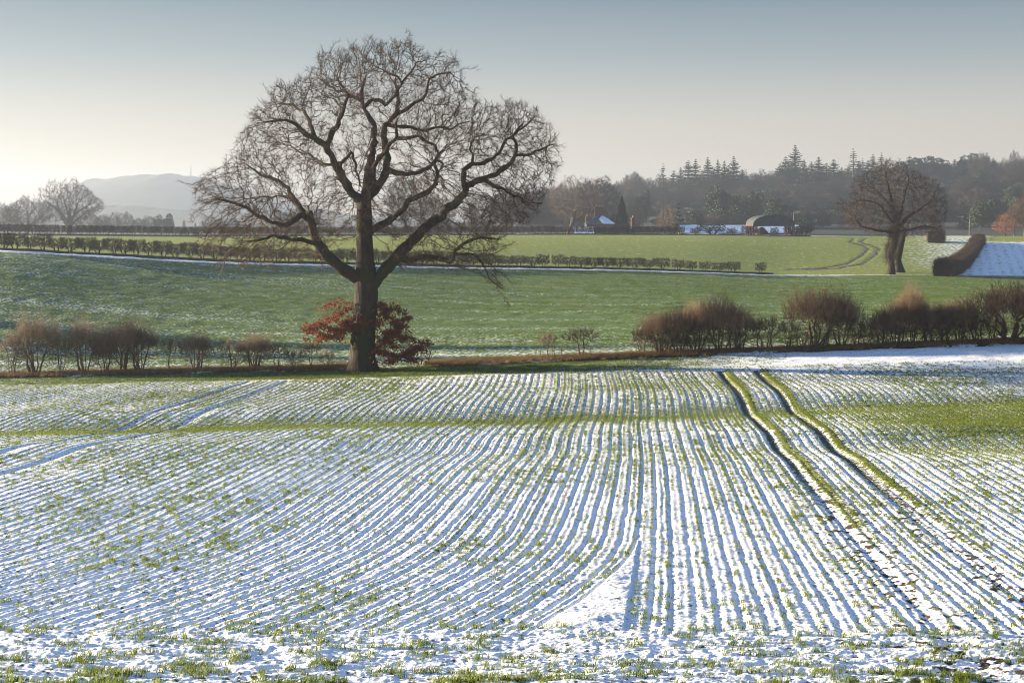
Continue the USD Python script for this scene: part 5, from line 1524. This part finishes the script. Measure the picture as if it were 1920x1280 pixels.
for x in (xl + .1, xr - .1):
    V = np.array([(x - .05, .3, zs - .02), (x + .05, .3, zs - .02), (x + .05 + SKEW, DEPTH, zs - .02), (x - .05 + SKEW, DEPTH, zs - .02)])
    V = np.vstack([V, V - [0, 0, .25]])
    obj("beam", (V, np.array([(0, 1, 2), (0, 2, 3), (4, 6, 5), (4, 7, 6), (0, 4, 5), (0, 5, 1), (1, 5, 6), (1, 6, 2), (2, 6, 7), (2, 7, 3), (3, 7, 4), (3, 4, 0)])), M_RUST, bn)
# brown heap stored inside
hp = on_land(1428, BY + 5)
ang = np.linspace(0, 2 * np.pi, 25)[:-1]
V = [np.array([0, 0, 1.75])]
for r_, z_ in ((0.45, 1.5), (1.2, 0.75), (2.0, -0.3)):
    for a in ang:
        V.append(np.array([math.cos(a) * r_ * (1 + 0.1 * math.sin(3 * a)), math.sin(a) * r_, z_ + 0.08 * math.sin(5 * a + r_)]))
f = [(0, 1 + k, 1 + (k + 1) % 24) for k in range(24)] + [t for q in range(2) for k in range(24) for t in ((1 + q * 24 + k, 25 + q * 24 + k, 25 + q * 24 + (k + 1) % 24), (1 + q * 24 + k, 25 + q * 24 + (k + 1) % 24, 1 + q * 24 + (k + 1) % 24))]
tag(obj("straw_heap", (np.array(V) + hp, np.array(f)), M_HEDGE, smooth=True), "sloping brown heap stored under the open barn", "heap")


def pole(px, top, Y, label, arm=True):
    b = on_land(px, Y)
    h_ = hz(top, Y) - b[2]
    t_ = thing("utility_pole", label, "pole", b)
    obj("post", prism([(0, 0, -0.5), (0, 0, h_)], 8, 0.17, 0.12), M_POLE, t_)
    if arm:
        obj("crossarm", box(-.55, .55, -.22, -.13, h_ - .55, h_ - .42), M_POLE, t_)
        for x in (-.45, .45):
            obj("insulator", prism([(x, -.175, h_ - .42), (x, -.175, h_ - .25)], 6, .05, .03), M_PALE, t_)


pole(1488, 398, 330, "wooden pole rising just behind the barn's right end")
pole(1818, 405, 310, "wooden pole between the diagonal hedge and the wood")
pole(1902, 418, 300, "short pale pole in front of the russet bush", False)

# ------------------------------------------------------------------ young wheat standing in the drill rows
_r = np.random.default_rng(12)


def wheat_points(n, y0, y1, dens):
    """Points along the rows; denser in picture terms nearby."""
    yy = np.sqrt(_r.uniform(y0 ** 2, y1 ** 2, n))
    px = _r.uniform(-60, 1980, n)
    x = PX(px, yy)
    u, wedge = row_u(x, yy)
    fr = u - np.floor(u)
    row = np.where(fr < 0.5, 0.27, 0.73)
    x = x - (fr - row) * PITCH + _r.normal(size=n) * 0.016
    return x, yy, wedge, np.floor(u) * 2 + (row > 0.5)


n = 420000
x, yy, wedge, rid = wheat_points(n, HEAD_Y, 67.2, 1)
q3 = lambda a, b, s=0: meshkit.fbm(np.stack([x / a, yy / b, 0 * x + s], -1), 3, 81 + s)
vig = 0.35 + 1.1 * hash1(rid, 3) ** 1.5                       # some rows are stronger
patch = np.clip((q3(3.0, 5.0) - 0.30) * 2.5, 0.35, 1.2)
base = x - row_curve(yy) + 0.845
tram = np.zeros(n)
kill = np.zeros(n)
for c, w in TRAM:
    d = base - c
    if c > 0:
        tram = np.maximum(tram, np.exp(-((d - 0.34) / 0.16) ** 2) * np.clip((yy - 22) / 8, 0.25, 1))
    kill = np.maximum(kill, np.exp(-(d / (w + 0.03)) ** 6))
green = np.exp(-((yy - 0.16 * x - 51.0) / 2.0) ** 2) * (0.1 + 1.0 * q3(2.5, 1.0, 13))
green = np.maximum(green, np.clip((x - row_curve(yy) - 5.5) / 4, 0, 1) * np.exp(-((yy - 47) / 6.0) ** 2))
clump = np.clip((meshkit.noise(np.stack([rid * 7.7, yy / 0.16, 0 * x], -1), 9) - 0.45) * 4, 0, 1.3)
pr = np.clip(0.75 * vig * patch * clump + 0.9 * tram * clump ** 0.5 + 0.55 * green, 0, 1) * (1 - kill) * (1 - wedge)
pr *= np.interp(yy, [18, 26, 40, 55, 67], [1.0, 1.05, 1.25, 1.7, 1.8])
keep = _r.random(n) < pr
x, yy, rid_ = x[keep], yy[keep], rid[keep]
size = _r.uniform(0.55, 1.15, len(x)) * (1 - 0.1 * tram[keep])
# headland rows run across
m = 60000
hy = _r.uniform(12.5, HEAD_Y + 0.3, m)
hy = np.round(hy / 0.21) * 0.21 + _r.normal(size=m) * 0.02
hx = PX(_r.uniform(-60, 1980, m), hy)
pv = np.clip((meshkit.fbm(np.stack([hx / 0.35, hy / 0.2, 0 * hx], -1), 3, 91) - 0.50) * 5, 0, 1) * (0.20 + 0.40 * np.clip((16.2 - hy) / 2.0, 0, 1))
kp = _r.random(m) < pv
pos = np.concatenate([np.stack([x, yy], -1), np.stack([hx[kp], hy[kp]], -1)])
size = np.concatenate([size, _r.uniform(0.6, 1.25, kp.sum())])
zz = field_z(pos[:, 0], pos[:, 1])
good = np.isfinite(zz)
pos = np.column_stack([pos, zz - 0.004])[good]
scatter("wheat_seedlings", "green young wheat blades poking through the snow in drill rows", M_BLADE, [tuft(6, 0.095, 0.009, 90 + k, 0.6, 0.7, 0.024) for k in range(6)], pos, size[good], 13)
# short grass-like crop of the middle field and the grass strip
M_GRASS = plain_material("green_blades", (0.062, 0.115, 0.009), (0.13, 0.17, 0.016), 0.6, 0.12, 0.4)


def patch(n, seed):
    rng = np.random.default_rng(seed)
    out = []
    for k in range(n):
        v, f = tuft(6, 0.12, 0.012, seed * 31 + k, 0.7, 0.7, 0.03)
        out.append((v + [rng.normal() * 0.20, rng.normal() * 0.20, 0], f))
    return cat_mesh(out)


k = 62000
yv = np.sqrt(_r.uniform(73.8 ** 2, 200 ** 2, k))
xv = PX(_r.uniform(-60, 1980, k), yv)
lim_ = _mid(CX + F * xv / yv)
pr = (yv < lim_ - 3.5) * np.clip((meshkit.fbm(np.stack([xv / 22.0, (yv + 0.12 * xv) / 2.6, 0 * xv], -1), 3, 9) * -1 + 0.78) * 3.2, 0.12, 1)
kp = _r.random(k) < pr
a = np.stack([xv[kp], yv[kp], land(xv[kp], yv[kp]) - 0.02], -1)
k = 7000
yv = _r.uniform(64, 72.4, k); xv = PX(_r.uniform(-60, 1500, k), yv)
kp = (verge_shape(xv, yv) > 0.9) & (yv > 67.6) & (_r.random(k) < np.interp(CX + F * xv / yv, [0, 300, 1000, 1300, 1500], [0.5, 0.8, 1.0, 0.4, 0.05]))
b = np.stack([xv[kp], yv[kp], field_z(xv[kp], yv[kp]) - 0.02], -1)
pos = np.vstack([a, b]); pos = pos[np.isfinite(pos[:, 2])]
scatter("grass", "short green crop and grass of the middle field and the strip under the oak", M_GRASS, [patch(5, 120 + q) for q in range(5)], pos, _r.uniform(0.7, 1.2, len(pos)), 14)





ORD = ["first", "second", "third", "fourth", "fifth", "sixth", "seventh", "eighth", "ninth", "tenth", "eleventh", "twelfth", "thirteenth", "fourteenth", "fifteenth", "sixteenth", "seventeenth", "eighteenth", "nineteenth", "twentieth"]
_same = {}
for p_ in World.GetPrim().GetChildren():
    lab_ = p_.GetCustomDataByKey("label")
    if lab_ and p_.GetCustomDataByKey("category"):
        _same.setdefault(lab_, []).append(p_)
for lab_, ps in _same.items():
    if 1 < len(ps) <= len(ORD):
        at_ = [p_.GetAttribute("xformOp:translate").Get() for p_ in ps]
        for n_, k_ in enumerate(sorted(range(len(ps)), key=lambda q: at_[q][0] / at_[q][1])):
            ps[k_].SetCustomDataByKey("label", f"{lab_}, {ORD[n_]} from left")
